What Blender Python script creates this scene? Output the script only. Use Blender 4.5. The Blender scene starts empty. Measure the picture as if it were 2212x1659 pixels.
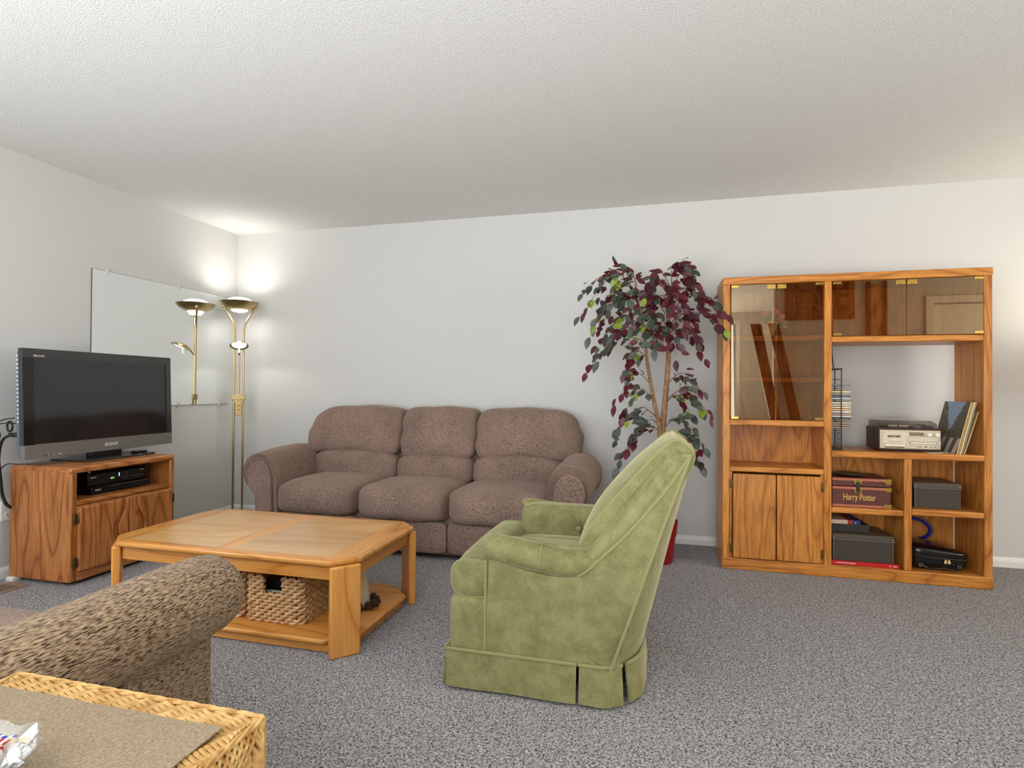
import bpy, math, random
from mathutils import Vector, Matrix
from math import sin, cos, pi, radians, sqrt

random.seed(7)
SC = bpy.context.scene
COL = SC.collection

# ------------------------------------------------------------------ camera
def set_camera():
    f, yaw, pitch, roll = 1191.616, -0.250252, 0.009907, 0.006998
    fw = Vector((sin(yaw)*cos(pitch), cos(yaw)*cos(pitch), sin(pitch)))
    r0 = Vector((cos(yaw), -sin(yaw), 0)); u0 = r0.cross(fw)
    r = r0*cos(roll)+u0*sin(roll); u = -r0*sin(roll)+u0*cos(roll)
    cd = bpy.data.cameras.new('camera'); co = bpy.data.objects.new('camera', cd); COL.objects.link(co)
    cd.sensor_fit = 'HORIZONTAL'; cd.sensor_width = 36; cd.lens = f/2212*36
    cd.clip_start = 0.05; cd.clip_end = 60
    m = Matrix((r, u, -fw)).transposed().to_4x4(); m.translation = Vector((3.56846, -4.1218, 1.08909))
    co.matrix_world = m; SC.camera = co
set_camera()

# ------------------------------------------------------------------ world, exposure, large lights
w = bpy.data.worlds.new('world'); SC.world = w; w.use_nodes = True
w.node_tree.nodes['Background'].inputs[0].default_value = (0.75, 0.86, 1.0, 1)
w.node_tree.nodes['Background'].inputs[1].default_value = 1.0
vs = SC.view_settings; vs.view_transform = 'Standard'; vs.look = 'None'; vs.gamma = 1.0; vs.use_curve_mapping = False
vs.exposure = 0.0

def area(name, loc, size, power, color, direction):
    l = bpy.data.lights.new(name, 'AREA'); l.shape = 'RECTANGLE'; l.size, l.size_y = size
    l.energy = power; l.color = color
    o = bpy.data.objects.new(name, l); COL.objects.link(o); o.location = loc
    o.rotation_euler = Vector(direction).to_track_quat('-Z', 'Y').to_euler()
    return o
def point(name, loc, power, color, radius=0.05):
    l = bpy.data.lights.new(name, 'POINT'); l.energy = power; l.color = color; l.shadow_soft_size = radius
    o = bpy.data.objects.new(name, l); COL.objects.link(o); o.location = loc
    return o
area('daylight_left_window', (0.06, -4.45, 1.5), (1.7, 1.2), 46, (0.80, 0.90, 1.0), (1, 0, 0))
area('front_window_fill', (3.2, -6.92, 1.45), (3.4, 1.7), 55, (0.94, 0.97, 1.0), (0, 1, 0.12))  # soft fill light added at the unseen window behind the camera
area('ceiling_fill', (2.7, -5.7, 0.7), (3.2, 1.8), 230, (0.975, 0.985, 1.0), (0.10, 0.25, 1))  # large uplight added behind the camera to brighten ceiling and room
area('right_warm_fill', (7.94, -2.65, 1.45), (1.4, 1.3), 58, (1.0, 0.92, 0.80), (-1, 0, 0))  # added warm light from the right; its window is unseen

# ------------------------------------------------------------------ colour and material helpers
def lin(c):
    c /= 255.0
    return c/12.92 if c <= 0.04045 else ((c+0.055)/1.055)**2.4
def C(r, g, b): return (lin(r), lin(g), lin(b), 1)

class N:
    """small node-tree helper"""
    def __init__(s, name):
        s.m = bpy.data.materials.new(name); s.m.use_nodes = True
        s.t = s.m.node_tree; s.p = s.t.nodes['Principled BSDF']; s.out = s.t.nodes['Material Output']
    def n(s, typ, **kw):
        nd = s.t.nodes.new(typ)
        for k, v in kw.items():
            if k.startswith('i_'):
                key = k[2:]; key = int(key) if key.isdigit() else key.replace('_', ' ')
                nd.inputs[key].default_value = v
            else: setattr(nd, k, v)
        return nd
    def l(s, a, b): s.t.links.new(a, b)
    def coords(s, scale=(1, 1, 1), rand=True):
        tc = s.n('ShaderNodeTexCoord'); mp = s.n('ShaderNodeMapping'); mp.inputs['Scale'].default_value = scale
        if rand:
            oi = s.n('ShaderNodeObjectInfo'); mu = s.n('ShaderNodeVectorMath', operation='MULTIPLY_ADD')
            cx = s.n('ShaderNodeCombineXYZ')
            s.l(oi.outputs['Random'], cx.inputs[0]); s.l(oi.outputs['Random'], cx.inputs[1]); s.l(oi.outputs['Random'], cx.inputs[2])
            mu.inputs[1].default_value = (7.3, 5.1, 9.7)
            s.l(cx.outputs[0], mu.inputs[0]); s.l(tc.outputs['Object'], mu.inputs[2]); s.l(mu.outputs[0], mp.inputs[0])
        else: s.l(tc.outputs['Object'], mp.inputs[0])
        return mp.outputs[0]
    def noise(s, vec, scale=5, detail=3, rough=0.5, dist=0):
        nd = s.n('ShaderNodeTexNoise'); nd.inputs['Scale'].default_value = scale; nd.inputs['Detail'].default_value = detail
        nd.inputs['Roughness'].default_value = rough; nd.inputs['Distortion'].default_value = dist
        s.l(vec, nd.inputs['Vector']); return nd.outputs['Fac']
    def ramp(s, fac, stops):
        nd = s.n('ShaderNodeValToRGB'); cr = nd.color_ramp
        while len(cr.elements) < len(stops): cr.elements.new(0.5)
        for e, (p, c) in zip(cr.elements, stops):
            e.position = p; e.color = c if len(c) == 4 else (*c, 1)
        s.l(fac, nd.inputs[0]); return nd.outputs[0]
    def mix(s, a, b, fac, mode='MIX'):
        nd = s.n('ShaderNodeMix', data_type='RGBA', blend_type=mode)
        for sock, v in ((nd.inputs[0], fac), (nd.inputs[6], a), (nd.inputs[7], b)):
            if hasattr(v, 'links'): s.l(v, sock)
            else: sock.default_value = v
        return nd.outputs[2]
    def math(s, op, a, b=0.0):
        nd = s.n('ShaderNodeMath', operation=op)
        for sock, v in ((nd.inputs[0], a), (nd.inputs[1], b)):
            if hasattr(v, 'links'): s.l(v, sock)
            else: sock.default_value = v
        return nd.outputs[0]
    def bump(s, h, strength=0.3, dist=0.01):
        nd = s.n('ShaderNodeBump'); nd.inputs['Strength'].default_value = strength; nd.inputs['Distance'].default_value = dist
        s.l(h, nd.inputs['Height']); s.l(nd.outputs[0], s.p.inputs['Normal'])
    def set(s, **kw):
        for k, v in kw.items():
            sock = s.p.inputs[{'color': 'Base Color', 'rough': 'Roughness', 'metal': 'Metallic', 'spec': 'Specular IOR Level',
                               'sheen': 'Sheen Weight', 'sheen_rough': 'Sheen Roughness', 'sheen_tint': 'Sheen Tint', 'emit': 'Emission Color',
                               'emit_s': 'Emission Strength', 'coat': 'Coat Weight', 'trans': 'Transmission Weight', 'ior': 'IOR',
                               'sss': 'Subsurface Weight', 'coat_rough': 'Coat Roughness'}[k]]
            if hasattr(v, 'links'): s.l(v, sock)
            else: sock.default_value = v
        return s.m

def plain(name, c, rough=0.5, **kw):
    n = N(name); return n.set(color=c, rough=rough, **kw)

def grainy(name, c, rough=0.6, amount=0.15, scale=40, **kw):
    n = N(name); v = n.coords(); f = n.noise(v, scale, 3)
    dark = tuple(x*(1-amount) for x in c[:3])+(1,); light = tuple(min(1, x*(1+amount)) for x in c[:3])+(1,)
    return n.set(color=n.ramp(f, [(0.3, dark), (0.7, light)]), rough=rough, **kw)

def wood(name, axis, dark, mid, light, rough=0.38, pores=0.55, spec=0.45, coat=0.0, rings=24.0):
    n = N(name)
    k = {'x': 0, 'y': 1, 'z': 2}[axis]
    def sc(al, ac): return tuple(al if i == k else ac for i in range(3))
    a = n.noise(n.coords(sc(0.8, 5.0)), 1.0, 1.5, 0.4, 0.25)
    ring = n.math('PINGPONG', n.math('MULTIPLY', a, rings), 1.0)
    col = n.ramp(ring, [(0.0, dark), (0.22, mid), (0.7, light), (1.0, light)])
    b = n.noise(n.coords(sc(7, 260)), 1.0, 2, 0.6)
    por = n.ramp(b, [(0.42, (pores, pores, pores)), (0.56, (1, 1, 1))])
    col = n.mix(col, por, 0.8, 'MULTIPLY')
    c2 = n.noise(n.coords(sc(0.7, 2.2)), 1.0, 2)
    col = n.mix(col, n.ramp(c2, [(0.3, (0.82, 0.8, 0.78)), (0.7, (1.12, 1.12, 1.12))]), 1.0, 'MULTIPLY')
    n.bump(b, 0.12, 0.002)
    m = n.set(color=col, rough=rough, spec=spec, coat=coat, coat_rough=0.12)
    return m

def woods(base, dark, mid, light, **kw):
    return {ax: wood('%s_%s' % (base, ax), ax, dark, mid, light, **kw) for ax in 'xyz'}

OAK = woods('oak_wall_unit', C(178, 108, 44), C(208, 132, 54), C(220, 146, 66), rough=0.36)
TVW = woods('oak_tv_stand', C(154, 88, 42), C(194, 120, 60), C(206, 134, 74), rough=0.34)
TAB = woods('oak_coffee_table', C(198, 126, 52), C(222, 150, 68), C(228, 160, 80), rough=0.26, coat=0.25, rings=12.0, pores=0.8)
TABP = woods('oak_inlay', C(220, 160, 92), C(230, 174, 104), C(234, 182, 116), rough=0.24, coat=0.4, rings=8.0, pores=0.85)
DARKW = woods('dark_wood', C(60, 28, 14), C(98, 52, 28), C(120, 70, 40), rough=0.4)

def chenille(name, axis, base, dark, light, axis2=None):
    n = N(name); k = {'x': 0, 'y': 1, 'z': 2}[axis]
    def sc(al, ac): return tuple(al if i == k else ac for i in range(3))
    a = n.noise(n.coords(sc(70, 460)), 1.0, 2, 0.6)
    dash = n.ramp(a, [(0.38, dark), (0.47, base), (0.60, base), (0.70, light)])
    b = n.noise(n.coords(sc(420, 40)), 1.0, 2, 0.5)
    th = n.ramp(b, [(0.58, (1, 1, 1)), (0.72, (1.25, 1.22, 1.2))])
    col = n.mix(dash, th, 0.8, 'MULTIPLY')
    c = n.noise(n.coords((5, 5, 5)), 1.0, 2)
    col = n.mix(col, n.ramp(c, [(0.3, (0.86, 0.86, 0.86)), (0.7, (1.1, 1.1, 1.1))]), 1.0, 'MULTIPLY')
    n.bump(n.math('ADD', a, n.math('MULTIPLY', b, 0.4)), 0.55, 0.004)
    return n.set(color=col, rough=0.9, spec=0.15, sheen=0.35, sheen_rough=0.4, sheen_tint=C(215, 195, 180))
SOFA = chenille('brown_chenille', 'x', C(146, 123, 110), C(82, 63, 55), C(174, 150, 135))
SOFAY = chenille('brown_chenille_lengthwise', 'y', C(144, 121, 107), C(80, 61, 52), C(172, 148, 132))
def coarse_chenille():
    n = N('brown_chenille_close')
    v = n.coords((430, 66, 430), rand=False)
    a = n.noise(v, 1.0, 1, 0.4, 0.15)
    col = n.ramp(a, [(0.37, C(70, 54, 42)), (0.46, C(144, 120, 95)), (0.56, C(166, 142, 115)), (0.72, C(186, 162, 134))])
    b = n.noise(n.coords((40, 300, 40), rand=False), 1.0, 2)
    col = n.mix(col, n.ramp(b, [(0.55, (1, 1, 1)), (0.72, (1.2, 1.18, 1.15))]), 0.7, 'MULTIPLY')
    n.bump(a, 0.9, 0.006)
    return n.set(color=col, rough=0.95, spec=0.1, sheen=0.3, sheen_rough=0.4, sheen_tint=C(215, 200, 185))
SOFAC = coarse_chenille()

def velvet():
    n = N('green_velvet'); v = n.coords((1, 1, 1), rand=False)
    a = n.noise(v, 14, 4, 0.65, 0.4); b = n.noise(v, 90, 3, 0.6)
    f = n.math('ADD', n.math('MULTIPLY', a, 0.75), n.math('MULTIPLY', b, 0.25))
    col = n.ramp(f, [(0.30, C(108, 105, 64)), (0.5, C(131, 127, 84)), (0.70, C(150, 145, 101))])
    n.bump(b, 0.12, 0.004)
    return n.set(color=col, rough=0.75, spec=0.2, sheen=0.75, sheen_rough=0.33, sheen_tint=C(238, 232, 190))
VELVET = velvet()
def velvet_dark():
    n = N('green_velvet_welt'); return n.set(color=C(140, 139, 92), rough=0.8, spec=0.15, sheen=0.6, sheen_tint=C(235, 230, 190))
WELT = velvet_dark()

def carpet():
    n = N('speckled_carpet')
    v = n.coords((1, 1, 1), rand=False)
    a = n.noise(v, 150, 3, 0.7, 0.7)
    col = n.ramp(a, [(0.39, C(46, 45, 50)), (0.45, C(136, 133, 137)), (0.52, C(194, 191, 192)), (0.62, C(224, 220, 218))])
    b = n.noise(v, 60, 2, 0.6)
    col = n.mix(col, n.ramp(b, [(0.35, (0.78, 0.78, 0.8)), (0.65, (1.12, 1.1, 1.08))]), 0.9, 'MULTIPLY')
    n.bump(a, 1.0, 0.012)
    return n.set(color=col, rough=1.0, spec=0.05, sheen=0.2)
CARPET = carpet()
def popcorn():
    n = N('popcorn_ceiling'); v = n.coords((1, 1, 1), rand=False)
    a = n.noise(v, 150, 3, 0.6)
    col = n.ramp(a, [(0.32, C(210, 210, 207)), (0.55, C(234, 234, 231))])
    n.bump(n.ramp(a, [(0.35, (0, 0, 0)), (0.65, (1, 1, 1))]), 0.3, 0.006)
    return n.set(color=col, rough=0.95, spec=0.1)
CEIL = popcorn()
def wallpaint():
    n = N('white_wall_paint'); v = n.coords((1, 1, 1), rand=False)
    n.bump(n.noise(v, 220, 2), 0.08, 0.002)
    return n.set(color=C(211, 210, 206), rough=0.7, spec=0.25)
WALL = wallpaint()
TRIM = plain('white_trim_paint', C(238, 236, 230), 0.4)
BRASS = plain('brushed_antique_brass', C(178, 156, 112), 0.3, metal=1.0)
GOLD = plain('polished_brass', C(222, 186, 96), 0.22, metal=1.0)
HINGE = plain('aged_brass', C(120, 98, 56), 0.4, metal=1.0)
BLACK = plain('black_plastic', C(14, 14, 15), 0.35)
GLOSSB = plain('glossy_black', C(10, 10, 11), 0.12, spec=0.6)
DARKGREY = plain('dark_grey_plastic', C(70, 68, 66), 0.35)
GREYPL = plain('grey_plastic', C(108, 106, 102), 0.4)
SILVER = plain('champagne_plastic', C(206, 196, 172), 0.35, metal=0.15)
CREAM = plain('cream_plastic', C(236, 228, 208), 0.4)
CHROME = plain('chrome', C(210, 210, 210), 0.15, metal=1.0)
WHITE = plain('white_plastic', C(240, 238, 232), 0.4)
INK = plain('dark_print', C(40, 34, 30), 0.6)
PALEINK = plain('pale_print', C(225, 222, 214), 0.5)
def screen_mat():
    n = N('tv_screen'); return n.set(color=C(12, 12, 12), rough=0.09, spec=0.9)
SCREEN = screen_mat()
def mirror_mat():
    n = N('mirror_silver'); return n.set(color=(0.9, 0.92, 0.91, 1), rough=0.0, metal=1.0)
MIRROR = mirror_mat()
def tinted_glass(name, tint, refl, rough=0.0, gloss=(1, 1, 1, 1)):
    n = N(name)
    tr = n.n('ShaderNodeBsdfTransparent'); tr.inputs[0].default_value = tint
    gl = n.n('ShaderNodeBsdfGlossy'); gl.inputs['Roughness'].default_value = rough; gl.inputs[0].default_value = gloss
    lw = n.n('ShaderNodeLayerWeight'); lw.inputs[0].default_value = 0.5
    fr = n.math('ADD', n.math('MULTIPLY', n.math('POWER', lw.outputs['Facing'], 5.0), 1-refl), refl)
    mx = n.n('ShaderNodeMixShader'); n.l(fr, mx.inputs[0]); n.l(tr.outputs[0], mx.inputs[1]); n.l(gl.outputs[0], mx.inputs[2])
    n.l(mx.outputs[0], n.out.inputs[0]); return n.m
BRONZE = tinted_glass('bronze_glass', (0.78, 0.67, 0.50, 1), 0.17, 0.0, (0.90, 0.80, 0.58, 1))
CLEAR = tinted_glass('clear_glass', (0.93, 0.95, 0.96, 1), 0.04)
SMOKE = tinted_glass('smoked_acrylic', (0.55, 0.5, 0.44, 1), 0.06, 0.08)
def glow(name, c, s):
    n = N(name); return n.set(color=(0.8, 0.8, 0.8, 1), emit=c, emit_s=s, rough=0.4)
LAMPGLASS = glow('lit_frosted_glass', (1.0, 0.96, 0.88, 1), 2.2)
BULB = glow('lit_bulb', (1.0, 0.85, 0.65, 1), 6.0)
GREENLED = glow('green_display', (0.25, 1.0, 0.1, 1), 1.6)
BLUELED = glow('blue_light', (0.1, 0.45, 1.0, 1), 3.0)
REDLED = glow('red_light', (1.0, 0.12, 0.08, 1), 1.5)
def wicker(name, a, b):
    n = N(name); f = n.noise(n.coords((1, 1, 1)), 38, 3, 0.6)
    return n.set(color=n.ramp(f, [(0.3, a), (0.7, b)]), rough=0.5, spec=0.4)
WICK = wicker('pale_willow', C(170, 122, 62), C(226, 188, 122))
ROPE = wicker('twisted_seagrass', C(176, 130, 78), C(226, 188, 138))
STAKE = plain('dark_stake', C(140, 96, 50), 0.7)
def linen():
    n = N('linen_weave')
    a = n.noise(n.coords((1500, 160, 100), rand=False), 1.0, 2); b = n.noise(n.coords((160, 1500, 100), rand=False), 1.0, 2)
    f = n.math('MULTIPLY', n.math('ADD', a, b), 0.5)
    n.bump(f, 0.4, 0.002)
    return n.set(color=n.ramp(f, [(0.36, C(118, 101, 80)), (0.5, C(152, 134, 110)), (0.64, C(180, 163, 138))]), rough=0.95, spec=0.1)
LINEN = linen()
BURG = [grainy('burgundy_leaf', C(88, 22, 36), 0.45, 0.3, 30), grainy('wine_leaf', C(64, 16, 28), 0.45, 0.3, 30)]
GREENL = [grainy('dark_green_leaf', C(54, 62, 50), 0.42, 0.25, 30), grainy('grey_green_leaf', C(76, 84, 72), 0.42, 0.25, 30)]
LIMEL = [grainy('lime_leaf', C(132, 150, 44), 0.4, 0.2, 30)]
BARK = grainy('bark', C(150, 112, 82), 0.85, 0.4, 50)
TWIG = plain('red_brown_twig', C(120, 58, 50), 0.7)
REDPOT = plain('red_glazed_pot', C(134, 18, 30), 0.28)
SOIL = grainy('dark_moss', C(52, 48, 34), 0.95, 0.5, 60)

# ------------------------------------------------------------------ geometry builder
class B:
    def __init__(s): s.v = []; s.f = []
    def add(s, vs, fs):
        o = len(s.v); s.v += [tuple(v) for v in vs]; s.f += [tuple(i+o for i in f) for f in fs]; return s
    def box(s, x0, x1, y0, y1, z0, z1):
        return s.add([(x0,y0,z0),(x1,y0,z0),(x1,y1,z0),(x0,y1,z0),(x0,y0,z1),(x1,y0,z1),(x1,y1,z1),(x0,y1,z1)],
                     [(3,2,1,0),(4,5,6,7),(0,1,5,4),(1,2,6,5),(2,3,7,6),(3,0,4,7)])
    def prism(s, poly, a, b, axis='z'):
        n = len(poly)
        def P(u, v, h): return {'z': (u, v, h), 'y': (u, h, v), 'x': (h, u, v)}[axis]
        vs = [P(u, v, a) for u, v in poly]+[P(u, v, b) for u, v in poly]
        fs = [tuple(range(n))[::-1], tuple(range(n, 2*n))]+[(i, (i+1) % n, n+(i+1) % n, n+i) for i in range(n)]
        return s.add(vs, fs)
    def tube(s, pts, r, n=8, closed=False, flat=None):
        pts = [Vector(p) for p in pts]; m = len(pts)
        rs = r if isinstance(r, (list, tuple)) else [r]*m
        tan = []
        for i in range(m):
            a = pts[(i-1) % m] if (closed or i > 0) else pts[i]; b = pts[(i+1) % m] if (closed or i < m-1) else pts[i]
            t = (b-a); tan.append(t.normalized() if t.length > 1e-9 else Vector((0, 0, 1)))
        up = Vector((0, 0, 1)) if abs(tan[0].z) < 0.9 else Vector((1, 0, 0))
        nn = (up-tan[0]*up.dot(tan[0])).normalized(); vs = []
        for i in range(m):
            nn = (nn-tan[i]*nn.dot(tan[i])); nn = nn.normalized() if nn.length > 1e-6 else tan[i].orthogonal().normalized()
            bb = tan[i].cross(nn)
            for j in range(n):
                a = 2*pi*j/n; k = flat or 1.0
                vs.append(pts[i]+nn*(rs[i]*k*cos(a))+bb*(rs[i]*sin(a)))
        fs = []
        for i in range(m if closed else m-1):
            for j in range(n):
                i2 = (i+1) % m; fs.append((i*n+j, i*n+(j+1) % n, i2*n+(j+1) % n, i2*n+j))
        if not closed: fs += [tuple(range(n))[::-1], tuple(range((m-1)*n, m*n))]
        return s.add(vs, fs)
    def lathe(s, prof, c=(0, 0, 0), n=24, fn=None):
        vs = []; m = len(prof)
        for i, (r, z) in enumerate(prof):
            for j in range(n):
                a = 2*pi*j/n; rr, zz = fn(r, z, a, i) if fn else (r, z)
                vs.append((c[0]+rr*cos(a), c[1]+rr*sin(a), c[2]+zz))
        fs = [(i*n+j, i*n+(j+1) % n, (i+1)*n+(j+1) % n, (i+1)*n+j) for i in range(m-1) for j in range(n)]
        if prof[0][0] > 1e-6: fs.append(tuple(range(n))[::-1])
        if prof[-1][0] > 1e-6: fs.append(tuple(range((m-1)*n, m*n)))
        return s.add(vs, fs)
    def grid(s, fn, nu, nv, wu=False, wv=False):
        vs = [fn(i/(nu if wu else nu-1), j/(nv if wv else nv-1)) for i in range(nu) for j in range(nv)]
        fs = []
        for i in range(nu if wu else nu-1):
            for j in range(nv if wv else nv-1):
                a, b = i, (i+1) % nu; c, d = j, (j+1) % nv
                fs.append((a*nv+c, b*nv+c, b*nv+d, a*nv+d))
        return s.add(vs, fs)
    def loft(s, rings, caps=True):
        n = len(rings[0]); vs = [p for r in rings for p in r]; m = len(rings)
        fs = [(i*n+j, i*n+(j+1) % n, (i+1)*n+(j+1) % n, (i+1)*n+j) for i in range(m-1) for j in range(n)]
        if caps: fs += [tuple(range(n))[::-1], tuple(range((m-1)*n, m*n))]
        return s.add(vs, fs)
    def cushion(s, c, sz, k=5.0, n=10, fn=None):
        """rounded box from a cube sphere; sz = full sizes; fn(u,v,w) -> offset, u,v,w in -1..1"""
        idx = {}; vs = []; fs = []
        def vert(p):
            key = tuple(round(x, 5) for x in p)
            if key in idx: return idx[key]
            d = (abs(p[0])**k+abs(p[1])**k+abs(p[2])**k)**(1/k); q = [x/d for x in p]
            off = fn(*q) if fn else (0, 0, 0)
            vs.append((c[0]+q[0]*sz[0]/2+off[0], c[1]+q[1]*sz[1]/2+off[1], c[2]+q[2]*sz[2]/2+off[2]))
            idx[key] = len(vs)-1; return idx[key]
        t = [-1+2*i/n for i in range(n+1)]
        for ax in range(3):
            for sg in (-1, 1):
                for i in range(n):
                    for j in range(n):
                        q = []
                        for a, b in ((i, j), (i+1, j), (i+1, j+1), (i, j+1)):
                            p = [0, 0, 0]; p[ax] = sg; p[(ax+1) % 3] = t[a]; p[(ax+2) % 3] = t[b]; q.append(vert(p))
                        fs.append(tuple(q) if sg > 0 else tuple(q[::-1]))
        return s.add(vs, fs)
    def ball(s, c, r, n=6): return s.cushion(c, (2*r, 2*r, 2*r), 2.0, n)
    def xf(s, M): s.v = [tuple(M @ Vector(v)) for v in s.v]; return s
    def rotz(s, a, c): return s.xf(Matrix.Translation(Vector(c)) @ Matrix.Rotation(a, 4, 'Z') @ Matrix.Translation(-Vector(c)))

ORG = {}
def tag(o, label=None, cat=None, group=None, kind=None):
    if label: o['label'] = label
    if cat: o['category'] = cat
    if group: o['group'] = group
    if kind: o['kind'] = kind
    return o
def thing(name, loc, label, cat, group=None):
    o = bpy.data.objects.new(name, None); COL.objects.link(o); o.location = loc; o.empty_display_size = 0.05
    ORG[o.name] = Vector(loc); tag(o, label, cat, group); return o
def root_of(o):
    while o.parent: o = o.parent
    return o
def mesh_of(name, b, org, smooth, angle):
    me = bpy.data.meshes.new(name)
    me.from_pydata([(v[0]-org[0], v[1]-org[1], v[2]-org[2]) for v in b.v], [], b.f)
    me.validate(verbose=False)
    if smooth:
        me.polygons.foreach_set('use_smooth', [True]*len(me.polygons))
        me.set_sharp_from_angle(angle=radians(angle))
    me.update(); return me
def obj(name, b, mat, parent=None, bevel=0, seg=2, smooth=True, angle=40, sub=0, label=None, cat=None, group=None, kind=None):
    if parent is not None: org = ORG[root_of(parent).name]
    else:
        xs = [v[0] for v in b.v]; ys = [v[1] for v in b.v]; zs = [v[2] for v in b.v]
        org = Vector(((min(xs)+max(xs))/2, (min(ys)+max(ys))/2, min(zs)))
    me = mesh_of(name, b, org, smooth, angle)
    mats = mat if isinstance(mat, (list, tuple)) else [mat]
    for m in mats: me.materials.append(m)
    o = bpy.data.objects.new(name, me); COL.objects.link(o)
    if parent is not None: o.parent = parent
    else: o.location = org; ORG[o.name] = org
    if bevel:
        md = o.modifiers.new('bevel', 'BEVEL'); md.width = bevel; md.segments = seg; md.limit_method = 'ANGLE'; md.angle_limit = radians(35)
    if sub:
        md = o.modifiers.new('sub', 'SUBSURF'); md.levels = sub; md.render_levels = sub
    tag(o, label, cat, group, kind); return o

FACE_NEG_Y = Matrix(((1, 0, 0), (0, 0, -1), (0, 1, 0))).to_4x4()      # text readable when looking towards +y
FACE_POS_X = Matrix(((0, 0, 1), (1, 0, 0), (0, 1, 0))).to_4x4()       # text readable when looking towards -x
def text(name, body, size, loc, face, mat, parent, align='CENTER', extrude=0.0006, sx=1.0, offset=0.0, shear=0.0, spacing=1.0):
    cu = bpy.data.curves.new(name, 'FONT'); cu.body = body; cu.size = size; cu.align_x = align; cu.align_y = 'CENTER'
    cu.extrude = extrude; cu.offset = offset; cu.shear = shear; cu.space_character = spacing; cu.resolution_u = 3
    tmp = bpy.data.objects.new(name, cu); COL.objects.link(tmp)
    dg = bpy.context.evaluated_depsgraph_get(); me = bpy.data.meshes.new_from_object(tmp.evaluated_get(dg))
    bpy.data.objects.remove(tmp); bpy.data.curves.remove(cu)
    M = Matrix.Translation(Vector(loc)-ORG[root_of(parent).name]) @ face @ Matrix.Diagonal((sx, 1, 1, 1))
    me.transform(M); me.materials.clear(); me.materials.append(mat); me.name = name
    o = bpy.data.objects.new(name, me); COL.objects.link(o); o.parent = parent; return o

def rrect(x0, x1, y0, y1, r, n=5):
    p = []
    for cx, cy, a0 in ((x1-r, y1-r, 0), (x0+r, y1-r, pi/2), (x0+r, y0+r, pi), (x1-r, y0+r, 3*pi/2)):
        for i in range(n+1):
            a = a0+pi/2*i/n; p.append((cx+r*cos(a), cy+r*sin(a)))
    return p
def smoothpath(pts, n=6):
    pts = [Vector(p) for p in pts]; out = []
    for i in range(len(pts)-1):
        p0 = pts[max(i-1, 0)]; p1 = pts[i]; p2 = pts[i+1]; p3 = pts[min(i+2, len(pts)-1)]
        for k in range(n):
            t = k/n
            out.append(0.5*((2*p1)+(p2-p0)*t+(2*p0-5*p1+4*p2-p3)*t*t+(3*p1-p0-3*p2+p3)*t**3))
    out.append(pts[-1]); return out
def smooth2(pts, n=6): return [(p.x, p.y) for p in smoothpath([(a, b, 0) for a, b in pts], n)]

# ------------------------------------------------------------------ the room
def struct(name, b, m, parent=None, **kw): return obj(name, b, m, parent, kind='structure', smooth=False, **kw)
H = 2.44
struct('floor', B().box(-0.1, 8.1, -7.1, 0.1, -0.1, 0.0), CARPET)
struct('ceiling', B().box(-0.1, 8.1, -7.1, 0.1, H, H+0.1), CEIL)
struct('wall_back', B().box(-0.1, 8.1, 0.0, 0.1, 0, H), WALL)
struct('wall_left', B().box(-0.1, 0, -3.55, 0, 0, H).box(-0.1, 0, -7.1, -5.35, 0, H).box(-0.1, 0, -5.35, -3.55, 0, 0.85).box(-0.1, 0, -5.35, -3.55, 2.15, H), WALL)
struct('wall_right', B().box(8.0, 8.1, -7.1, -3.35, 0, H).box(8.0, 8.1, -1.35, 0, 0, H).box(8.0, 8.1, -3.35, -1.35, 0, 0.75).box(8.0, 8.1, -3.35, -1.35, 2.15, H), WALL)
struct('wall_front', B().box(0, 1.4, -7.1, -7.0, 0, H).box(5.0, 8.0, -7.1, -7.0, 0, H).box(1.4, 5.0, -7.1, -7.0, 0, 0.55).box(1.4, 5.0, -7.1, -7.0, 2.3, H), WALL)
struct('wall_partition', B().box(4.88, 6.42, -3.7, -3.6, 0, H).box(7.22, 8.0, -3.7, -3.6, 0, H).box(6.42, 7.22, -3.7, -3.6, 2.03, H), WALL)
def baseboard(name, p, along):
    prof = [(0, 0), (0.013, 0), (0.013, 0.035), (0.011, 0.045), (0.006, 0.056), (0.003, 0.062), (0, 0.062)]
    b = B()
    if along == 'x': b.prism([(-d, z) for d, z in prof], p[0], p[1], 'x')
    else: b.prism(prof, p[0], p[1], 'y')
    return struct(name, b, TRIM)
baseboard('baseboard_back', (0.0, 8.0), 'x')
baseboard('baseboard_left', (-3.6, 0.0), 'y')
def window(name, ax, fixed, a0, a1, z0, z1):
    fr = B(); bars = []
    def bx(b, u0, u1, zz0, zz1, d0, d1):
        if ax == 'x': b.box(fixed+d0, fixed+d1, u0, u1, zz0, zz1)
        else: b.box(u0, u1, fixed+d0, fixed+d1, zz0, zz1)
    for u0, u1, q0, q1 in ((a0, a1, z0, z0+0.05), (a0, a1, z1-0.05, z1), (a0, a0+0.05, z0+0.05, z1-0.05), (a1-0.05, a1, z0+0.05, z1-0.05), ((a0+a1)/2-0.025, (a0+a1)/2+0.025, z0+0.05, z1-0.05)):
        bx(fr, u0, u1, q0, q1, -0.08, -0.03)
    o = struct(name, fr, TRIM)
    for u0, u1 in ((a0+0.05, (a0+a1)/2-0.025), ((a0+a1)/2+0.025, a1-0.05)):
        g = B(); bx(g, u0, u1, z0+0.05, z1-0.05, -0.058, -0.054); obj('pane', g, CLEAR, o, smooth=False)
    return o
window('window_1', 'x', 0.0, -5.35, -3.55, 0.85, 2.15)
window('window_3', 'x', 8.1, -3.35, -1.35, 0.75, 2.15)  # unseen window, put in to go with the added warm light
window('window_2', 'y', -7.0, 1.4, 5.0, 0.55, 2.3)
d = struct('door_1', B().box(6.43, 7.21, -3.68, -3.64, 0.005, 2.02), TRIM, bevel=0.004)
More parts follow.
